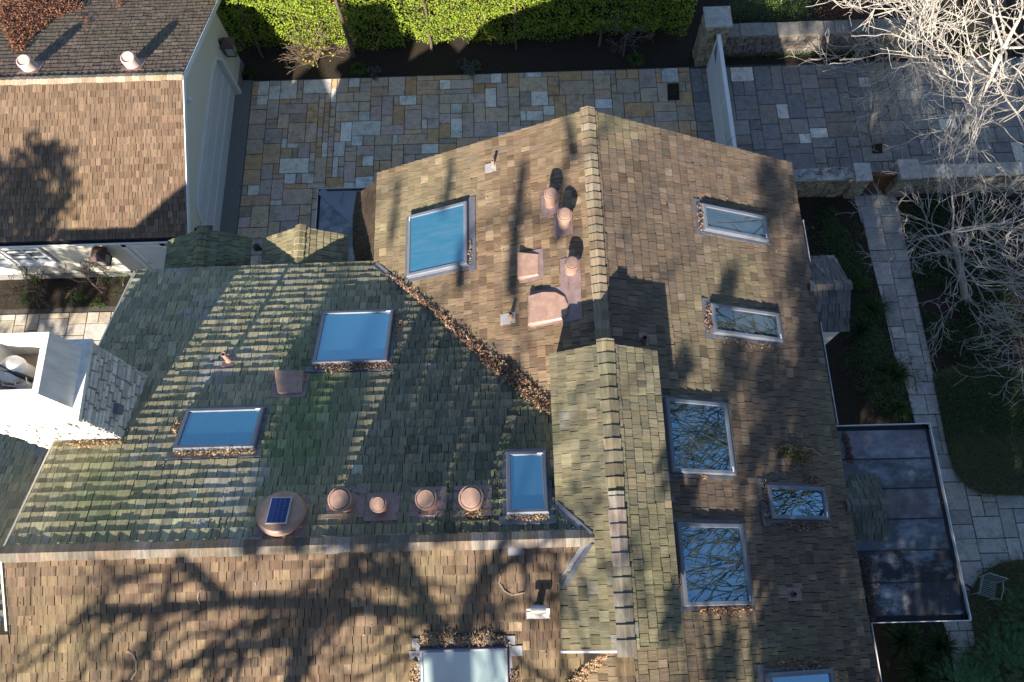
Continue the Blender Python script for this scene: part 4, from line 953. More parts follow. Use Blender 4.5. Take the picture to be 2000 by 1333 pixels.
bare_tree('bare_tree', b, [(0, 0, 0, .06), (-.1, .3, .5, .05), (-.2, .6, 1.0, .045), (-.35, .85, 1.6, .035)], fan(rr, 9, 0, .62, .018, (.05, .7)) + fan(rr, 4, 2, .75, .025, (.3, .9)) + fan(rr, 4, 3, .8, .025, (.3, 1.1), (1.2, 4.4)), 'small slim bare tree beside the dark gap in the driveway paving', c=(.34, .31, .27), seed=12, depth=3, up=.06, spread=.6, wob=.22, tw=.007, split=False)
b = at(1885, 585)
bare_tree('bare_tree', b, [(0, 0, 0, .12), (-.5, .3, .9, .1), (-1.1, .7, 1.9, .085), (-1.6, 1.0, 2.7, .07)], fan(rr, 5, 1, 1.4, .03, (.0, .6)) + fan(rr, 7, 2, 1.5, .034, (.0, .7)) + fan(rr, 6, 3, 1.4, .034, (.1, .9)), 'shaded grey bare tree leaning over the narrow stone path', c=(.36, .34, .32), seed=15, depth=4, up=.03, spread=.6, wob=.26, tw=.008, nb=(2, 3), segs=5)
b = at(2050, 690)
bare_tree('bare_tree', b, [(0, 0, 0, .13), (-.1, .1, 1.2, .12), (-.3, .3, 2.2, .1), (-.4, .5, 3.0, .08)], fan(rr, 7, 1, 1.7, .034, (.0, .5), (1.6, 4.6)) + fan(rr, 8, 2, 1.7, .036, (.0, .6), (1.4, 5.0)) + fan(rr, 5, 3, 1.2, .045, (.2, .9), (1.0, 5.0)), 'shaded bare tree with dense grey twigs at the right edge above the lawn', c=(.36, .345, .33), seed=17, depth=4, up=.02, spread=.6, wob=.26, tw=.008, nb=(2, 3), segs=5)
# small bare trees trained against the garage
for px, sd_, lb in (((87, 580), 3, 'left of two small bare trees in the bed under the garage windows'), ((200, 571), 6, 'small bare tree in the garage bed below the lantern')):
    b = at(*px); rr = random.Random(sd_)
    bare_tree('bare_shrub', b, [(0, 0, 0, .035), (0, .02, .4, .03), (.02, .04, .85, .025)], fan(rr, 6, 2, .42, .016, (.2, .9)) + fan(rr, 3, 1, .4, .014, (.2, .7)), lb, 'shrub', c=(.12, .09, .07), seed=sd_ + 30, depth=3, up=.1, spread=.7, wob=.25, tw=.006, group='small bare trees by the garage wall')
b = at(1217, 110); rr = random.Random(8)
bare_tree('bare_shrub', b, [(0, 0, 0, .04), (0, .05, .5, .03), (0, .1, .9, .025)], fan(rr, 7, 2, .5, .018, (.1, .7)) + fan(rr, 3, 1, .4, .014, (.2, .7)), 'dark bare shrub in the shaded bed in front of the hedge', 'shrub', c=(.13, .11, .09), seed=41, depth=3, up=.05, spread=.7, wob=.2, tw=.006)
b = Vector((6.3, 12.1, 0)); rr = random.Random(9)
bare_tree('bare_shrub', b, [(0, 0, 0, .04), (.05, .1, .5, .035), (.1, .2, 1.0, .03)], fan(rr, 7, 2, .75, .016, (.1, .9)) + fan(rr, 5, 1, .7, .016, (.2, .7)), 'tangle of thin bare twigs in front of the white gate', 'shrub', c=(.15, .115, .09), seed=44, depth=4, up=.08, spread=.65, wob=.25, tw=.0045)
b = at(620, 128); rr = random.Random(10)
t = bare_tree('yellow_shrub', b, [(0, 0, 0, .03), (0, 0, .3, .025), (.02, 0, .6, .02)], fan(rr, 7, 2, .5, .014, (.2, 1.)) + fan(rr, 4, 1, .5, .014, (.2, .8)), 'twiggy shrub with a few yellow leaves in front of the hedge', 'shrub', c=(.2, .15, .11), seed=46, depth=3, up=.1, spread=.6, wob=.22, tw=.006)
mb = MB()
for k in range(46): p = b + Vector((r.uniform(-.5, .75), r.uniform(-.35, .2), r.uniform(.25, 1.15))); leaf(mb, p, rv(r), Vector((0, -.5, 1)), r.uniform(.07, .12), .06, r.choice([(.5, .36, .03), (.42, .33, .04), (.35, .36, .05)]))
mb.build('yellow_leaf', M_LEAF, t)['kind'] = 'stuff'
GRN1 = [(.07, .13, .03), (.09, .15, .035), (.055, .1, .03)]; DKG = [(.05, .10, .035), (.07, .12, .042), (.042, .08, .03)]; GRY = [(.12, .15, .14), (.10, .13, .12), (.15, .17, .16)]
clump('grass_clump', at(703, 141), .33, .36, 220, GRN1, 'bright green grass clump at the paving edge under the lit trunk', 'grass clump', seed=3)
clump('grass_clump', at(1240, 122), .33, .35, 160, GRN1, 'green grass clump in shade near the white gate', 'grass clump', seed=4)
shrub('silver_shrub', at(733, 143), (.22, .2, .28), 260, .07, GRY, 'small silvery shrub right of the bright grass clump', 'shrub', seed=5)
shrub('silver_shrub', at(915, 136), (.38, .28, .3), 420, .07, GRY, 'larger silvery shrub in the middle of the dark bed', 'shrub', seed=6)
clump('grass_clump', at(487, 150), .3, .25, 130, DKG, 'thin dark grass tuft beside the garage corner', 'grass clump', seed=7)
for i, (px, s_, lb) in enumerate((((55, 588), (.28, .26, .3), 'bright green tuft at the paving edge below the left bare tree'), ((72, 556), (.25, .22, .3), 'small green bush against the garage wall behind the left bare tree'), ((158, 583), (.25, .24, .3), 'round dark green bush between the two bare trees'), ((190, 595), (.24, .22, .12), 'low moss green tuft spilling onto the courtyard paving'), ((240, 560), (.34, .3, .4), 'dark green bush in the bed nearest the big house roof'))):
    shrub('green_bush', at(*px), s_, 420, .045, GRN1 if i != 4 else DKG, lb, 'bush', seed=20 + i)
# planting along the east side of the house
for i, (px, s_, n, L, cols, lb) in enumerate((((1618, 470), (.55, .6, .7), 1500, .07, DKG, 'dark leafy bush below the narrow skylight eave near the low wall'), ((1640, 530), (.6, .7, .7), 1500, .07, DKG, 'dark leafy bush just north of the first small dormer'), ((1672, 560), (.35, .4, .45), 500, .08, GRN1, 'light green leafy plant on the bare soil edge'), ((1690, 700), (.75, .6, .8), 1900, .06, DKG, 'dense dark bush south of the first small dormer'), ((1712, 770), (.7, .6, .7), 1700, .06, DKG, 'dense dark bush against the metal porch roof'))):
    shrub('leafy_bush', at(*px), s_, n, L, cols, lb, 'bush', seed=50 + i)
for i, (px, R_, H_, cols, lb) in enumerate((((1700, 606), .7, .5, GRN1, 'arching fern like plant by the second half of the path'), ((1678, 650), .65, .6, DKG, 'dark strap leaved clump beside the first dormer'), ((1745, 735), .6, .6, GRN1, 'green strap leaved clump leaning over the path edge'), ((1750, 800), .5, .5, GRN1, 'green clump at the north corner of the metal porch roof'), ((1612, 425), .5, .5, DKG, 'dark spiky clump in the soil behind the low stone wall'), ((1760, 1250), .7, .7, DKG, 'dark strap leaved clump below the metal porch roof'), ((1830, 1262), .6, .7, DKG, 'dark spiky clump by the lit paving stone'), ((1790, 1310), .7, .7, DKG, 'dark arching clump at the bottom edge beside the eave'))):
    clump('strap_plant', at(*px), R_ * .9, H_ * .6, 300, [tuple(v * .75 for v in c_) for c_ in cols], lb, 'plant', wid=.009, seed=70 + i, droop=.75)
# shrubs behind the garden wall
RED = [(.22, .05, .05), (.16, .04, .035), (.12, .09, .03), (.09, .12, .03)]
shrub('red_shrub', at(1640, 62), (1.0, .7, 1.3), 2600, .07, RED, 'reddish leaved shrub behind the rough stone wall', 'shrub', seed=81)
shrub('green_shrub', at(1525, 42), (1.0, .7, 1.2), 2600, .06, [(.10, .16, .03), (.14, .2, .035)], 'sunlit yellow green shrub behind the rough stone wall', 'shrub', seed=82)
shrub('green_shrub', at(1445, 40), (.9, .6, 1.1), 2200, .06, DKG + GRN1, 'dark green shrub beside the capped gate pillar', 'shrub', seed=83)
shrub('green_shrub', at(1820, 62), (1.4, .7, .8), 2000, .06, DKG, 'shaded low shrub under the big white tree', 'shrub', seed=84)
mb = MB()
for k in range(2600):
    x = r.uniform(7.4, 18); y = 18.12 + abs(r.gauss(0, .12)); quadleaf(mb, Vector((x, y, r.uniform(.02, .22))), rv(r), Vector((0, 0, 1)) + rv(r, .5), r.uniform(.04, .08), .04, vary(r.choice(DKG + GRN1[:1]), .2))
tag(mb.build('ground_cover', M_LEAF), 'low green creeping leaves along the foot of the rough stone wall', 'ground cover', kind='stuff')
# grass of the two lawns and undergrowth under the bare trees
def blades(P, n, cols, L, z0, seed, wd=.009):
    rr = random.Random(seed); mb = MB(); xs = [p.x for p in P]; ys_ = [p.y for p in P]; PP = [(p.x, p.y) for p in P]; k = 0
    while k < n:
        x = rr.uniform(min(xs), min(max(xs), 15.5)); y = rr.uniform(max(min(ys_), -3.5), max(ys_))
        if not inpoly(x + rr.gauss(0, .07), y + rr.gauss(0, .07), PP): continue
        k += 1; a = rr.uniform(0, 6.283) ; g = nz(Vector((x, y, 0)), 1.3, 3.); l = L * rr.uniform(.6, 1.3) * (1 + .5 * g)
        if nz(Vector((x, y, 0)), .6, 8.) > .42 and rr.random() < .7: continue
        c = vary(rr.choice(cols), .3); o = Vector((math.cos(a), math.sin(a), 0)); s = Vector((-o.y, o.x, 0)) * wd; b_ = Vector((x, y, z0))
        mb.face([b_ - s, b_ + s, b_ + o * l * .8 + Vector((0, 0, l * .65))], c)
    return mb.build('grass', M_LEAF)
GRS = [(.15, .175, .085), (.18, .195, .09), (.125, .145, .075), (.24, .22, .13), (.105, .135, .065)]
tag(blades(LAWN_A, 26000, GRS, .13, .03, 1), 'shaggy dark grass of the lawn under the bare trees', 'grass', kind='stuff')
tag(blades(LAWN_B, 17000, GRS, .13, .03, 2), 'shaggy dark grass of the lawn below the paved landing', 'grass', kind='stuff')
BEDU = [p for p in BED2]
mb = MB(); PP = [(p.x, p.y) for p in BED2]; k = 0
while k < 17000:
    x, y = r.uniform(10.5, 15.4), r.uniform(4.5, 12.4)
    if not inpoly(x, y, PP): continue
    k += 1
    if nz(Vector((x, y, 0)), .8, 2.) < -.25: continue
    quadleaf(mb, Vector((x, y, r.uniform(.02, .2))), rv(r) + Vector((0, 0, .4)), Vector((0, 0, 1)) + rv(r, .6), r.uniform(.05, .1), .035, vary(r.choice(DKG), .3))
tag(mb.build('undergrowth', M_LEAF), 'dark low undergrowth on the soil beneath the bare trees', 'ground cover', kind='stuff')
# conifer in the bottom right corner
def conifer(p, H_, R_, n, label, seed, cols, name='conifer'):
    rr = random.Random(seed); p = Vector(p); t = thing(name, p, label, 'conifer'); mb = MB(); br = MB()
    for k in range(n):
        h = rr.random() ** 1.3; a = rr.uniform(0, 6.283); e = R_ * (1 - h) ** .7 * rr.uniform(.35, 1.05) + .05; o = Vector((math.cos(a), math.sin(a), 0))
        q = p + Vector((0, 0, .15 + h * H_)) + o * e; d = (o + Vector((0, 0, rr.uniform(-.2, .6)))).normalized(); c = rr.choice(cols); L = rr.uniform(.14, .3)
        for j in range(9):
            f = j / 9; s = d.cross(Vector((0, 0, 1))).normalized() * (1 if j % 2 else -1); b_ = q + d * L * f
            quadleaf(mb, b_, d * .9 + s * .7 + rv(rr, .2), Vector((0, 0, 1)) + rv(rr, .3), .085 * (1.15 - f), .018, vary(c, .25))
    for k in range(14):
        a = rr.uniform(0, 6.283); h = rr.uniform(.1, .8); br.tube([p + Vector((0, 0, h * H_)), p + Vector((math.cos(a) * R_ * (1 - h) * .8, math.sin(a) * R_ * (1 - h) * .8, h * H_ + .25))], [.02, .008], 5, (.1, .07, .05))
    br.tube([p, p + Vector((0, 0, H_))], [.06, .02], 7, (.1, .07, .05))
    mb.build('foliage', M_LEAF, t); br.build('trunk', M_BARK, t)
CON = [(.075, .25, .10), (.10, .29, .115), (.065, .19, .09), (.14, .27, .14)]
conifer(at(1965, 1320), 1.5, 1.35, 900, 'feathery green conifer in the bottom right corner', 3, CON)
conifer(at(1872, 1345), 1.1, .9, 480, 'lower feathery conifer beside the lit paving stone', 4, CON)
conifer(at(2010, 1210), 1.1, .95, 480, 'feathery conifer on the lawn right of the garden chair', 6, CON)

# ================================================================== GARDEN WALLS, GATE, CHAIR
def stonebox(name, lo, hi, label, cat, c=(.30, .26, .20), cap=None, group=None, top=(.40, .40, .39)):
    t = thing(name, ((lo[0] + hi[0]) / 2, (lo[1] + hi[1]) / 2, lo[2]), label, cat, group)
    m = MB(); x0, y0, z0 = lo; x1, y1, z1 = hi
    m.box((x0 + .04, y0 + .04, z0), (x1 - .04, y1 - .04, z1 - .01), (.08, .075, .065))
    for o, ax, L, nrm in ((Vector((x0, y0 + .04, 0)), Vector((1, 0, 0)), x1 - x0, Vector((0, -1, 0))), (Vector((x0 + .04, y0, 0)), Vector((0, 1, 0)), y1 - y0, Vector((-1, 0, 0))), (Vector((x1 - .04, y0, 0)), Vector((0, 1, 0)), y1 - y0, Vector((1, 0, 0)))):
        stones(m, o, ax, L, z0, z1, nrm, c)
    m.build('stonework', M_STONE, t)
    m = MB()
    if cap == 'pyramid':
        k = .06; a = [(x0 - k, y0 - k, z1), (x1 + k, y0 - k, z1), (x1 + k, y1 + k, z1), (x0 - k, y1 + k, z1)]; b_ = [(p[0], p[1], z1 + .07) for p in a]; cx, cy = (x0 + x1) / 2, (y0 + y1) / 2
        m.hull(a, b_, top); m.hull(b_, [(cx + (p[0] - cx) * .08, cy + (p[1] - cy) * .08, z1 + .2) for p in a], top)
    else:
        x = x0 - .03
        while x < x1 + .02:
            l = min(r2.uniform(.45, .8), x1 + .03 - x); kq = r2.uniform(.8, 1.1); m.box((x + .006, y0 - .04, z1), (x + l - .006, y1 + .04, z1 + r2.uniform(.06, .085)), tuple(v * kq for v in top)); x += l
    m.build('coping', M_STONE, t)
    return t
wz = 1.05
a, b = at(1545, 335, wz), at(1664, 333, wz); y1, y0 = a.y, at(1620, 352, wz).y
w1 = stonebox('stone_wall', (8.4, y0, 0), (b.x, y1, wz), 'low stone wall with pale coping running out from the house corner', 'wall', group='garden stone walls', c=(.33, .28, .2))
p0, p1 = at(1668, 322, wz + .1), at(1703, 351, wz + .1)
stonebox('stone_pillar', (p0.x, p1.y, 0), (p1.x, p0.y, wz + .05), 'pale capped stone pillar at the end of the low wall next to the house', 'pillar', group='pillars of the path gateway', c=(.34, .29, .22))
q0, q1 = at(1754, 315, wz + .1), at(1798, 347, wz + .1)
stonebox('stone_pillar', (q0.x, q1.y, 0), (q1.x, q0.y, wz + .05), 'pale capped stone pillar under the bare branches', 'pillar', group='pillars of the path gateway', c=(.32, .28, .22))
stonebox('stone_wall', (q1.x + .05, y0, 0), (17.5, y1, wz), 'low stone wall right of the path gateway under the trees', 'wall', group='garden stone walls', c=(.26, .24, .2))
gt = thing('wooden_gate', ((p1.x + q0.x) / 2, (y0 + y1) / 2, 0), 'brown wooden garden gate between two stone pillars', 'gate')
m = MB(); ym = (y0 + y1) / 2
n_ = 8
for k in range(n_):
    xa = p1.x + .04 + (q0.x - p1.x - .08) * k / n_; m.box((xa + .006, ym - .03, .05), (xa + (q0.x - p1.x - .08) / n_ - .006, ym + .0, .93))
m.build('boards', M_WOOD, gt)
m = MB(); m.box((p1.x + .04, ym + .001, .8), (q0.x - .04, ym + .05, .92)); m.box((p1.x + .04, ym + .001, .15), (q0.x - .04, ym + .05, .27)); m.box((p1.x + .02, ym - .06, .94), (q0.x - .02, ym + .07, 1.0)); m.build('rail', M_WOOD, gt)
# climbing stems on the low wall
mb = MB(); rr = random.Random(6)
for k in range(26):
    x = rr.uniform(8.6, b.x + .4); p = Vector((x, rr.uniform(y0, y1), wz + .1)); pts = [p]
    for j in range(6): p = p + Vector((rr.uniform(-.16, .16), rr.uniform(-.1, .1), rr.uniform(-.01, .02))); p.y = min(y1, max(y0 - .03, p.y)); pts.append(p)
    mb.tube(pts, .006, 4, (.05, .04, .03))
tag(mb.build('climbing_vine', M_BARK), 'leafless dark vine creeping over the pale coping of the low wall', 'vine')
stonebox('gate_pillar', (6.5, 17.92, 0), (7.26, 18.62, 1.95), 'tall rough stone pillar with a pyramid cap beside the white gate', 'pillar', c=(.34, .29, .2), cap='pyramid')
stonebox('stone_wall', (7.3, 18.3, 0), (13.5, 18.75, 1.0), 'rough shaded stone wall north of the driveway with creeper on it', 'wall', c=(.24, .21, .18), top=(.24, .23, .21), group='garden stone walls')
# white driveway gate with a diagonal boarded panel
wg = thing('driveway_gate', (6.9, 15.5, 0), 'white painted wooden gate across the driveway with slanting slats', 'gate')
GA, GB, GT = 13.0, 17.75, 1.78
m = MB(); x = 6.9
m.box((x - .05, GA, GT - .11), (x + .07, GB, GT)); m.box((x - .03, GA, .06), (x + .03, GB, .2)); m.box((x - .03, GB - .12, .2), (x + .03, GB, GT - .11)); m.box((x - .03, GA, .2), (x + .03, GA + .12, GT - .11)); m.box((x - .035, GA + .12, .95), (x + .035, GB - .12, 1.05)); m.box((x - .03, 15.3, 1.05), (x + .03, 15.42, GT - .11))
m.build('frame', M_WHITE, wg)
m = MB(); m.box((x - .02, GA + .12, .2), (x + .0, GB - .12, .95)); m.build('lower_panel', M_WHITE, wg)
m = MB(); m.box((x - .002, GA + .12, 1.05), (x + .012, GB - .12, GT - .11)); m.build('back_board', M_SLATE, wg)
m = MB()
yy = GA + .12
while yy < GB - .75:
    m.hull([(x - .028, yy, 1.05), (x - .004, yy, 1.05), (x - .004, yy + .05, 1.05), (x - .028, yy + .05, 1.05)], [(x - .028, yy + .6, GT - .11), (x - .004, yy + .6, GT - .11), (x - .004, yy + .65, GT - .11), (x - .028, yy + .65, GT - .11)]); yy += .095
m.build('slats', M_WHITE, wg)
m = MB(); m.box((x - .06, GB, 1.4), (x + .06, GB + .2, 1.55)); m.build('hinge', M_DKBROWN, wg)
# dark planting gap and fallen stick in the paving
sheet('planting_gap', [at(*p) for p in ((1303, 164), (1326, 163), (1327, 196), (1304, 197))], .012, M_SOIL)
sheet('planting_gap', [at(*p) for p in ((1702, 282), (1722, 281), (1724, 300), (1704, 301))], .012, M_SOIL)
clump('grass_clump', at(1315, 182), .14, .06, 60, DKG, 'tiny dark tuft growing in the open square of the paving', 'grass clump', seed=91, wid=.008)
# garden chair
cb = at(1912, 1150); M_TEAL = mat('pale_teal_paint', (.27, .35, .37), rough=.5, nz=5, vary=.1)
cht = thing('garden_chair', cb, 'pale teal metal garden chair standing beside the metal porch roof', 'chair')
Rz = Matrix.Translation(cb) @ Matrix.Rotation(R(-20), 4, 'Z') @ Matrix.Scale(.95, 4)
T_ = lambda l: [Rz @ Vector(p) for p in l]
m = MB(); 
for k in range(9): m.box((-.23, -.24 + k * .056, .43), (.23, -.24 + k * .056 + .018, .445), X=Rz)
m.build('seat', M_TEAL, cht)
for a, b2 in ((-.22, -.22), (.22, -.22), (-.22, .24), (.22, .24)):
    m = MB(); m.tube(T_([(a, b2, .43), (a * 1.15, b2 * 1.15, 0)]), .014, 6); m.build('leg', M_TEAL, cht)
m = MB(); m.tube(T_([(-.24, .24, .43), (-.25, .33, .92), (.25, .33, .92), (.24, .24, .43)]), .016, 6)
for k in range(5): m.tube(T_([(-.16 + k * .08, .25, .45), (-.16 + k * .08, .33, .91)]), .008, 5)
m.build('backrest', M_TEAL, cht)
for a in (-1, 1):
    m = MB(); m.tube(T_([(.27 * a, .28, .66), (.3 * a, .05, .68), (.29 * a, -.22, .64), (.23 * a, -.22, .43)]), .014, 6); m.build('armrest', M_TEAL, cht)
# coiled hose
mb = MB(); c = at(1880, 1158); pts = [c + Vector((math.cos(k * .35) * (.2 + .03 * math.sin(k)), math.sin(k * .35) * (.2 + .02 * math.cos(k * 1.7)), .06 + .004 * k)) for k in range(54)]
mb.tube(pts, .013, 6, (.03, .035, .03)); tag(mb.build('garden_hose', M_BLACK, smooth=True), 'dark coiled hose lying next to the garden chair', 'hose')

# ================================================================== DEAD LEAVES AND TWIGS ON THE ROOFS
DRY = [(.25, .15, .10), (.33, .235, .17), (.20, .125, .085), (.40, .30, .22), (.14, .09, .065), (.30, .16, .10)]
PALED = [(.45, .33, .21), (.38, .26, .16), (.28, .18, .11), (.5, .38, .26)]
def litter(plane, quad, n, label, cols=DRY, L=(.035, .075), hmax=.05, seed=None, group=None, cluster=0., planefn=None):
    rr = random.Random(seed if seed is not None else n); mb = MB(); k = 0
    xs = [q[0] for q in quad]; ys_ = [q[1] for q in quad]
    while k < n:
        u, v = rr.uniform(min(xs), max(xs)), rr.uniform(min(ys_), max(ys_))
        if not inpoly(u, v, quad): continue
        k += 1
        if cluster and noise.noise(Vector((u * .03, v * .03, 1.7))) < cluster * rr.random(): continue
        pl = planefn(u, v) if planefn else plane
        p = pl.at(u, v, up=.035 + rr.random() ** 2 * hmax); d = rv(rr); nn = pl.n + rv(rr, .9); d = d - nn * d.dot(nn) / nn.length_squared
        leaf(mb, p, d, nn, rr.uniform(*L), rr.uniform(*L) * .55, vary(rr.choice(cols), .3))
    return tag(mb.build('leaf_litter', M_DRY), label, 'dead leaves', 'dead leaves lodged on the roofs', 'stuff')
vl = [(752, 533), (795, 558), (850, 602), (905, 650), (955, 690), (1010, 725), (1078, 788), (1078, 808), (1056, 801), (1010, 764), (958, 722), (903, 666), (850, 614), (799, 571), (755, 538)]
def vplane(u, v): 
    a = P_N.at(u, v); return P_N if a.z < P_W.z(a.x, a.y) + 0 and P_N.z(a.x, a.y) >= P_W.z(a.x, a.y) - .0 else (P_W if P_W.at(u, v).z > a.z else P_N)
litter(P_N, vl, 2600, 'long band of brown leaves filling the diagonal roof valley', hmax=.1, planefn=vplane, L=(.04, .085))
litter(P_S, [(818, 1262), (820, 1245), (845, 1236), (900, 1240), (960, 1235), (985, 1245), (993, 1260)], 900, 'heap of leaves above the large milky skylight', PALED, hmax=.09)
litter(P_S, [(800, 1333), (806, 1290), (818, 1275), (816, 1345)], 150, 'leaves along the left side of the large milky skylight', PALED)
litter(P_S, [(996, 1345), (998, 1312), (1013, 1310), (1010, 1345)], 90, 'leaves along the right side of the large milky skylight', PALED)
litter(P_S, [(1100, 1345), (1140, 1305), (1175, 1280), (1197, 1268), (1190, 1285), (1150, 1318), (1125, 1350)], 700, 'pale leaves in the short valley at the bottom edge', PALED, hmax=.09)
litter(P_N, [(610, 710), (762, 708), (770, 716), (740, 720), (690, 722), (650, 726), (612, 718)], 650, 'strip of leaves under the upper left blue skylight', hmax=.08)
litter(P_N, [(770, 612), (785, 605), (786, 640), (775, 662), (768, 655)], 90, 'thin leaves right of the upper left blue skylight')
litter(P_N, [(338, 879), (497, 877), (497, 886), (420, 889), (340, 888)], 600, 'strip of leaves under the wide blue skylight near the chimney', PALED, hmax=.08)
litter(P_N, [(332, 838), (348, 815), (350, 825), (341, 850)], 60, 'few leaves left of the wide blue skylight near the chimney', PALED)
litter(P_N, [(985, 1005), (1072, 1003), (1070, 1012), (1030, 1015), (990, 1012)], 240, 'leaves under the upright blue skylight beside the raised roof', PALED, hmax=.06)
litter(P_N, [(905, 1003), (945, 990), (947, 1000), (930, 1008), (915, 1010)], 80, 'few leaves caught below the rightmost round vent of the row', PALED)
litter(P_N, [(125, 864), (238, 860), (240, 868), (180, 874), (130, 872)], 260, 'pale leaves along the sunny foot of the chimney', PALED, hmax=.06)
litter(P_W, [(914, 470), (922, 478), (921, 510), (914, 516)], 70, 'leaves at the right side of the big west skylight', PALED)
litter(P_E, [(1361, 402), (1372, 398), (1377, 446), (1370, 455), (1363, 430)], 180, 'orange leaves left of the narrow skylight nearest the path', DRY, hmax=.07)
litter(P_E, [(1377, 600), (1388, 590), (1396, 648), (1388, 655), (1378, 630)], 220, 'orange leaves left of the skylight with dim green glass', DRY, hmax=.07)
litter(P_E, [(1410, 660), (1515, 675), (1510, 682), (1460, 680), (1415, 668)], 80, 'sparse leaves below the skylight with dim green glass')
litter(P_E, [(1487, 938), (1500, 940), (1505, 1012), (1500, 1022), (1490, 985)], 230, 'leaves heaped left of the small wide skylight', hmax=.07)
litter(P_E, [(1525, 1020), (1620, 1022), (1615, 1034), (1560, 1036), (1530, 1030)], 220, 'leaves below the small wide skylight')
litter(P_E, [(1570, 940), (1575, 932), (1600, 934), (1602, 944)], 80, 'small tuft of leaves above the small wide skylight')
litter(P_E, [(1319, 1085), (1328, 1080), (1335, 1150), (1326, 1155)], 130, 'leaves left of the biggest east skylight', DRY)
litter(P_E, [(1362, 1186), (1470, 1185), (1468, 1196), (1410, 1202), (1370, 1197)], 330, 'leaves below the biggest east skylight', DRY, hmax=.07)
litter(P_E, [(1512, 1290), (1622, 1286), (1622, 1304), (1512, 1308)], 240, 'leaves above the bottom skylight on the east slope')
litter(P_E, [(1370, 926), (1380, 926), (1382, 938), (1372, 938)], 25, 'pinch of leaves below the skylight beside the raised roof', PALED)
PFLAT = Plane((0, 0, GZ + .03), 0, 0)
litter(PFLAT, [(1644, 842), (1656, 850), (1668, 905), (1656, 905)], 260, 'dark leaves where the metal porch roof meets the north eave', [(.1, .07, .05), (.16, .11, .08)])
litter(PFLAT, [(1677, 1090), (1700, 1085), (1712, 1210), (1702, 1212), (1688, 1150)], 420, 'dark leaves where the metal porch roof meets the south eave', [(.1, .07, .05), (.16, .11, .08)])
litter(PFLAT, [(1650, 845), (1815, 840), (1885, 1200), (1715, 1205)], 70, 'few loose leaves and bits lying on the metal porch roof panels')
litter(Plane((0, 0, 5.6), 0, 0), [(415, 520), (420, 513), (478, 515), (478, 523)], 120, 'leaves behind the left gabled bay', hmax=.06)
litter(Plane((0, 0, 5.6), 0, 0), [(600, 514), (640, 513), (640, 519), (600, 520)], 70, 'leaves behind the right gabled bay', hmax=.06)
litter(P_GN, [(-5, -5), (150, -5), (165, 15), (110, 35), (70, 65), (45, 100), (25, 100), (10, 70), (-5, 40)], 3800, 'thick drift of russet leaves on the far garage slope', [(.27, .12, .07), (.32, .16, .09), (.2, .09, .06)], hmax=.05, L=(.05, .1))
litter(P_GN, [(150, 32), (165, 28), (178, 45), (165, 50)], 90, 'small russet clump right of the leaf drift on the garage', [(.27, .12, .07), (.2, .09, .06)])
litter(P_GN, [(225, -3), (245, -3), (240, 14), (230, 15)], 90, 'small russet clump at the top edge on the garage', [(.27, .12, .07), (.2, .09, .06)])
# loose leaves strewn over the slopes
mb = MB(); rr = random.Random(77)
for k in range(260):
    pl = rr.choice([P_S, P_S, P_E, P_E, P_W, P_N])
    u, v = {id(P_S): (rr.uniform(30, 1080), rr.uniform(1110, 1330)), id(P_E): (rr.uniform(1340, 1640), rr.uniform(330, 1330)), id(P_W): (rr.uniform(760, 1130), rr.uniform(350, 520)), id(P_N): (rr.uniform(300, 1000), rr.uniform(560, 1030))}[id(pl)]
    leaf(mb, pl.at(u, v, up=.04), rv(rr), pl.n + rv(rr, .4), rr.uniform(.03, .06), .025, vary(rr.choice(DRY + PALED), .3))
tag(mb.build('leaf_litter', M_DRY), 'single dead leaves strewn here and there over the house roof', 'dead leaves', 'dead leaves lodged on the roofs', 'stuff')
mb = MB(); rr = random.Random(78); PF = Plane((0, 0, .012), 0, 0)
for k in range(420):
    u, v = (rr.uniform(460, 1390), rr.uniform(135, 460)) if rr.random() < .5 else (rr.uniform(1430, 2000), rr.uniform(120, 320))
    leaf(mb, PF.at(u, v), rv(rr), Vector((0, 0, 1)) + rv(rr, .3), rr.uniform(.03, .08), .03, vary(rr.choice(DRY + DKG), .3))
tag(mb.build('leaf_litter', M_DRY), 'scattered fallen leaves and bits over the flagstone paving', 'dead leaves', 'dead leaves on the ground', 'stuff')
mb = MB()
for k in range(2600):
    x, y = rr.uniform(-9, 14), rr.uniform(8, 17.9)
    if nz(Vector((x, y, 0)), .5, 3.) < .12: continue
    if rr.random() < .5: x = -9.1 + round((x + 9.1) / .185) * .185 + rr.uniform(-.008, .008)
    else: y = 7.9 + round((y - 7.9) / .185) * .185 + rr.uniform(-.008, .008)
    quadleaf(mb, Vector((x, y, -.012)), rv(rr) + Vector((0, 0, .5)), Vector((0, 0, 1)) + rv(rr, .5), rr.uniform(.015, .04), .02, vary(rr.choice(DKG), .3))
tag(mb.build('joint_weeds', M_LEAF), 'tiny dark moss and weeds in the joints of the flagstones', 'weeds', kind='stuff')
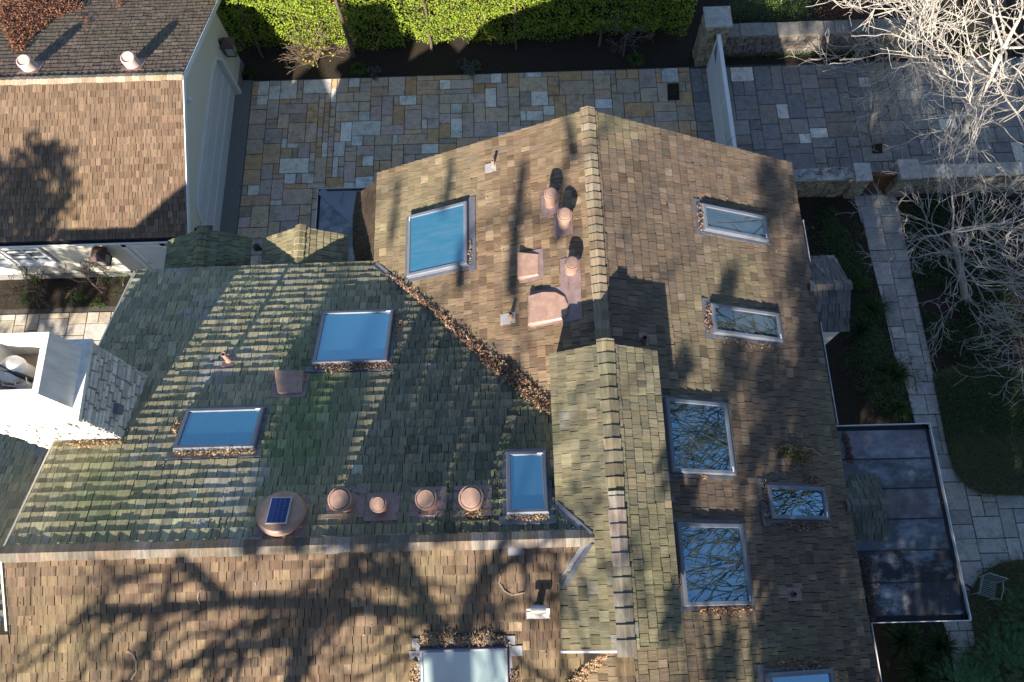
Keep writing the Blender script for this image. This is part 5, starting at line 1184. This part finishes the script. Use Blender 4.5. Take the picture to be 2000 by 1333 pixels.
# twigs
def twig(pl, px, rad, label, c=None):
    m = MB(); m.tube([pl.at(*p, up=.045) for p in px], rad, 5, (.4, .33, .25)); tag(m.build('twig', M_BONE, smooth=True), label, 'twig', 'twigs fallen on the roof')
twig(P_S, [(247, 1272), (258, 1278), (266, 1292), (266, 1312), (256, 1328)], .012, 'curved pale twig near the bottom left of the south slope')
twig(P_S, [(978, 1125), (975, 1140), (985, 1155), (1000, 1163), (1025, 1158)], .009, 'curled pale twig below the ridge left of the bright T shaped pipe')
twig(P_S, [(393, 1152), (387, 1160), (386, 1172), (391, 1182)], .008, 'short bent twig under the solar fan on the south slope')
fb = thing('fallen_branch', P_E.at(1555, 890), 'fallen green leafy branch lying on the grey brown east slope', 'branch')
m = MB()
for pts in ([(1530, 872), (1560, 880), (1585, 876), (1605, 892)], [(1540, 868), (1560, 880), (1570, 900)], [(1525, 885), (1545, 880), (1560, 880)], [(1518, 880), (1530, 870), (1550, 872)]): m.tube([P_E.at(*p, up=.08) for p in pts], .008, 5, (.35, .28, .22))
m.build('stem', M_BONE, fb)
m = MB(); rr = random.Random(5)
for k in range(420):
    a = rr.random(); p = P_E.at(1525 + 55 * a + rr.gauss(0, 8), 880 + 28 * a * rr.random() + rr.gauss(0, 8), up=.04 + rr.random() * .12)
    leaf(m, p, rv(rr), P_E.n + rv(rr, .6), rr.uniform(.04, .08), .035, vary(rr.choice([(.13, .17, .05), (.09, .13, .04), (.2, .12, .06)]), .3))
m.build('foliage', M_LEAF, fb)

# ================================================================== TREES SOUTH AND EAST OF THE HOUSE (their shade falls on the roofs)
def shade_limb(mb, pl, pxs, y, r0, r1, c):
    """a limb that stands where the sun line through its shadow on the slope meets a north-south distance"""
    pts = []
    for p in pxs:
        q = pl.at(*p); t = (y - q.y) / SUN.y; pts.append(q + SUN * t)
    n = len(pts); mb.tube(pts, [r0 + (r1 - r0) * k / (n - 1) for k in range(n)], 8, c); return pts
oak = thing('oak_tree', (-5.2, -11.5, 0), 'large bare oak south of the house whose branch shadow crosses the brown slope', 'tree')
mb = MB(); tg = MB(); rr = random.Random(21); cB = (.2, .17, .14)
limbs = [([(905, 1330), (905, 1250), (915, 1190), (938, 1140), (968, 1095), (984, 1050)], .17, .09), ([(868, 1330), (862, 1265), (846, 1205), (822, 1150), (775, 1115), (700, 1085)], .15, .07), ([(940, 1140), (1010, 1085), (1080, 1075)], .09, .05), ([(822, 1150), (790, 1080), (760, 1040)], .08, .05), ([(560, 1400), (590, 1250), (640, 1190), (672, 1140), (690, 1085)], .14, .08), ([(650, 1180), (560, 1170), (440, 1175), (300, 1190), (170, 1200)], .11, .07), ([(440, 1175), (390, 1120), (350, 1085)], .12, .09), ([(590, 1250), (480, 1260), (400, 1280)], .1, .06), ([(840, 1200), (760, 1190), (700, 1180), (650, 1180)], .1, .08), ([(672, 1140), (720, 1120), (760, 1110)], .08, .05)]
limbs = [(P_S, *q) for q in limbs]
limbs += [(P_N, l, a, b_) for l, a, b_ in (([(540, 1000), (585, 800), (625, 640), (650, 560)], .13, .1), ([(640, 960), (690, 780), (735, 640), (760, 560)], .12, .09), ([(730, 970), (780, 800), (820, 660)], .15, .11), ([(820, 960), (855, 820), (880, 720)], .13, .1), ([(900, 950), (930, 820)], .12, .09), ([(330, 830), (400, 690), (480, 558)], .035, .03))]
limbs += [(P_W, l, a, b_) for l, a, b_ in (([(998, 570), (1010, 430), (1022, 320)], .14, .1), ([(1090, 470), (1100, 330)], .1, .07), ([(1122, 310), (1108, 230)], .12, .08), ([(898, 560), (905, 470)], .12, .08), ([(870, 400), (885, 330)], .1, .07), ([(765, 470), (780, 350)], .08, .06))]
for sp, l, a, b_ in limbs:
    P_ = shade_limb(mb, sp, l, -11.0 + rr.uniform(-.8, .8), a * (1.75 if sp is P_N else 1.2), b_ * (1.8 if sp is P_N else 1.15), cB)
    for k in range(1, len(P_)):
        for j in range((1 + k % 2) if sp is P_S else (1 if k % 2 and sp is P_W else 0)):
            d = (P_[k] - P_[k - 1]).normalized() + rv(rr, .8) + Vector((0, 0, -.7)); grow(mb, tg, P_[k], d, rr.uniform(1.0, 1.8), .055, 2 if sp is P_S else 1, rr, cB, up=-.12, spread=.7, wob=.2, tw=.028)
bs = Vector((-5.2, -11.5, 0))
mb.build('branches', M_BARK, oak, smooth=True); tg.build('twigs', M_BARK, oak)
st1 = P_S.at(905, 1330); st1 = st1 + SUN * ((-11 - st1.y) / SUN.y); st2 = P_S.at(560, 1400); st2 = st2 + SUN * ((-11 - st2.y) / SUN.y)
mb = MB(); mb.tube([bs, bs + Vector((0, 0, 4)), bs.lerp(Vector((st1.x, -11.2, 6.5)), .5) + Vector((0, 0, 3)), st1], [.45, .38, .3, .2], 12, cB); mb.tube([bs + Vector((0, 0, 4.5)), Vector(((bs.x + st2.x) / 2, -11.2, 8)), st2], [.3, .24, .16], 10, cB); mb.build('trunk', M_BARK, oak, smooth=True)
def big_bare(p, H_, seed, label, c=(.2, .17, .14), n=7, L=3.2, tw=.02, dp=4, az=(0, 6.283)):
    rr = random.Random(seed); tk = [(0, 0, 0, .4), (.2, .1, H_ * .25, .34), (.1, .3, H_ * .45, .28), (.3, .2, H_ * .6, .22), (.2, .3, H_ * .75, .15)]
    return bare_tree('oak_tree', p, tk, fan(rr, n, 2, L, .13, (.3, .9), az) + fan(rr, n, 3, L, .12, (.3, 1.), az) + fan(rr, 4, 4, L * .9, .1, (.6, 1.3), az), label, c=c, seed=seed, depth=dp, up=.12, spread=.65, wob=.18, tw=tw)
big_bare((2.2, -15, 0), 15, 31, 'bare oak standing further south behind the raised roof')
big_bare((-12, -16, 0), 12, 32, 'bare oak standing southwest of the chimney')
big_bare((18.5, 4.5, 0), 17, 33, 'tall bare oak east of the garden mirrored in the skylights', c=(.05, .046, .04), n=8, L=4.0, tw=.022, dp=4)
big_bare((19.5, 9.5, 0), 15, 37, 'second tall bare oak east of the lawn', c=(.05, .046, .04), n=7, L=3.8, tw=.03, dp=3)
def evergreen(p, H_, R_, n, label, seed, L=.32, h0=.12):
    rr = random.Random(seed); p = Vector(p); t = thing('evergreen_tree', p, label, 'tree'); mb = MB()
    cl = [(p + Vector((rr.gauss(0, .42) * R_, rr.gauss(0, .42) * R_, H_ * rr.uniform(h0, .95))), rr.uniform(.22, .42) * R_) for _ in range(44)]
    for k in range(n):
        c0, f = rr.choice(cl); d = rv(rr).normalized(); q = c0 + d * f * rr.uniform(.4, 1.05)
        leaf(mb, q, d + rv(rr, .8), Vector((0, 0, 1)) + rv(rr, .7), L * rr.uniform(.6, 1.2), L * .55, vary(rr.choice(DKG), .3))
    mb.build('crown', M_LEAF, t)
    m = MB(); m.tube([p, p + Vector((0, 0, H_ * .5)), p + Vector((.1, .1, H_ * .9))], [.28, .2, .06], 9, (.1, .075, .055)); m.build('trunk', M_BARK, t)
evergreen((4.5, -8.8, 0), 17.5, 2.1, 7500, 'dense high crowned evergreen south of the east roof slope', 40, h0=.66)
evergreen((8.2, -8.4, 0), 16.4, 3.1, 13000, 'dense evergreen south of the metal porch roof', 41)
evergreen((11.6, -8.6, 0), 16.6, 3.4, 13000, 'tall dense evergreen south of the lawn', 42)
evergreen((15.4, -8, 0), 16, 3.3, 9000, 'dense evergreen southeast of the lawn', 43)
evergreen((19.5, -6.5, 0), 15.5, 3.0, 6500, 'dense evergreen far southeast of the driveway', 44)
evergreen((-18.2, -2.2, 0), 13, 2.5, 6500, 'evergreen west of the house that shades the garage roof corner', 45)
evergreen((9.9, -6.9, 0), 12.5, 2.2, 7000, 'shorter unseen evergreen added in front of the tall ones to shade the garden', 47)  # unseen filler tree, added to block sun on the right garden
# an evergreen oak whose leafy sprays throw the soft blotches on the east slope
def sprays(name, y, pl, spots, label, seed, base, L=.2, extra=()):
    rr = random.Random(seed); t = thing(name, base, label, 'tree'); mb = MB(); br = MB(); bs = Vector(base); cs = []
    for u, v, rad in spots:
        q = pl.at(u, v); yy = y + rr.uniform(-1.2, 1.2); q = q + SUN * ((yy - q.y) / SUN.y); cs.append(q)
        for k in range(int(420 * rad)):
            d = rv(rr).normalized(); leaf(mb, q + Vector((d.x * rad, d.y * rad, d.z * rad * .8)) * rr.uniform(.1, 1.05), rv(rr), Vector((0, 0, 1)) + rv(rr, .8), L * rr.uniform(.6, 1.2), L * .55, vary(rr.choice(DKG), .3))
    top = bs + Vector((0, 0, min(c.z for c in cs) - 2.5))
    for c in cs: m_ = top.lerp(c, .55) + Vector((0, 0, -.5)); br.tube([top, m_, c], [.09, .05, .02], 6, (.15, .12, .09))
    br.tube([bs, bs + Vector((.1, .1, top.z * .5)), top], [.34, .27, .2], 10, (.15, .12, .09))
    mb.build('crown', M_LEAF, t); br.build('trunk', M_BARK, t, smooth=True)
sprays('evergreen_oak', -9.5, P_E, [(1515, 395, .5), (1500, 340, .35), (1560, 520, .45), (1575, 600, .45), (1590, 680, .5), (1560, 740, .55), (1490, 740, .55), (1430, 715, .4), (1520, 820, .6), (1600, 800, .6), (1610, 900, .6), (1560, 930, .45), (1470, 880, .35), (1490, 1000, .35), (1550, 1060, .45), (1625, 1060, .5), (1480, 1095, .3), (1655, 1150, .5), (1545, 1180, .3), (1552, 1260, .3), (1645, 1260, .5), (1690, 1320, .5), (1415, 1290, .3), (1335, 985, .3), (1420, 560, .25), (1330, 720, .25), (1630, 590, .6), (1640, 560, .5), (1690, 1010, .6), (1700, 960, .5)], 'evergreen oak south of the raised roof with open leafy sprays', 51, (3.6, -10.5, 0))
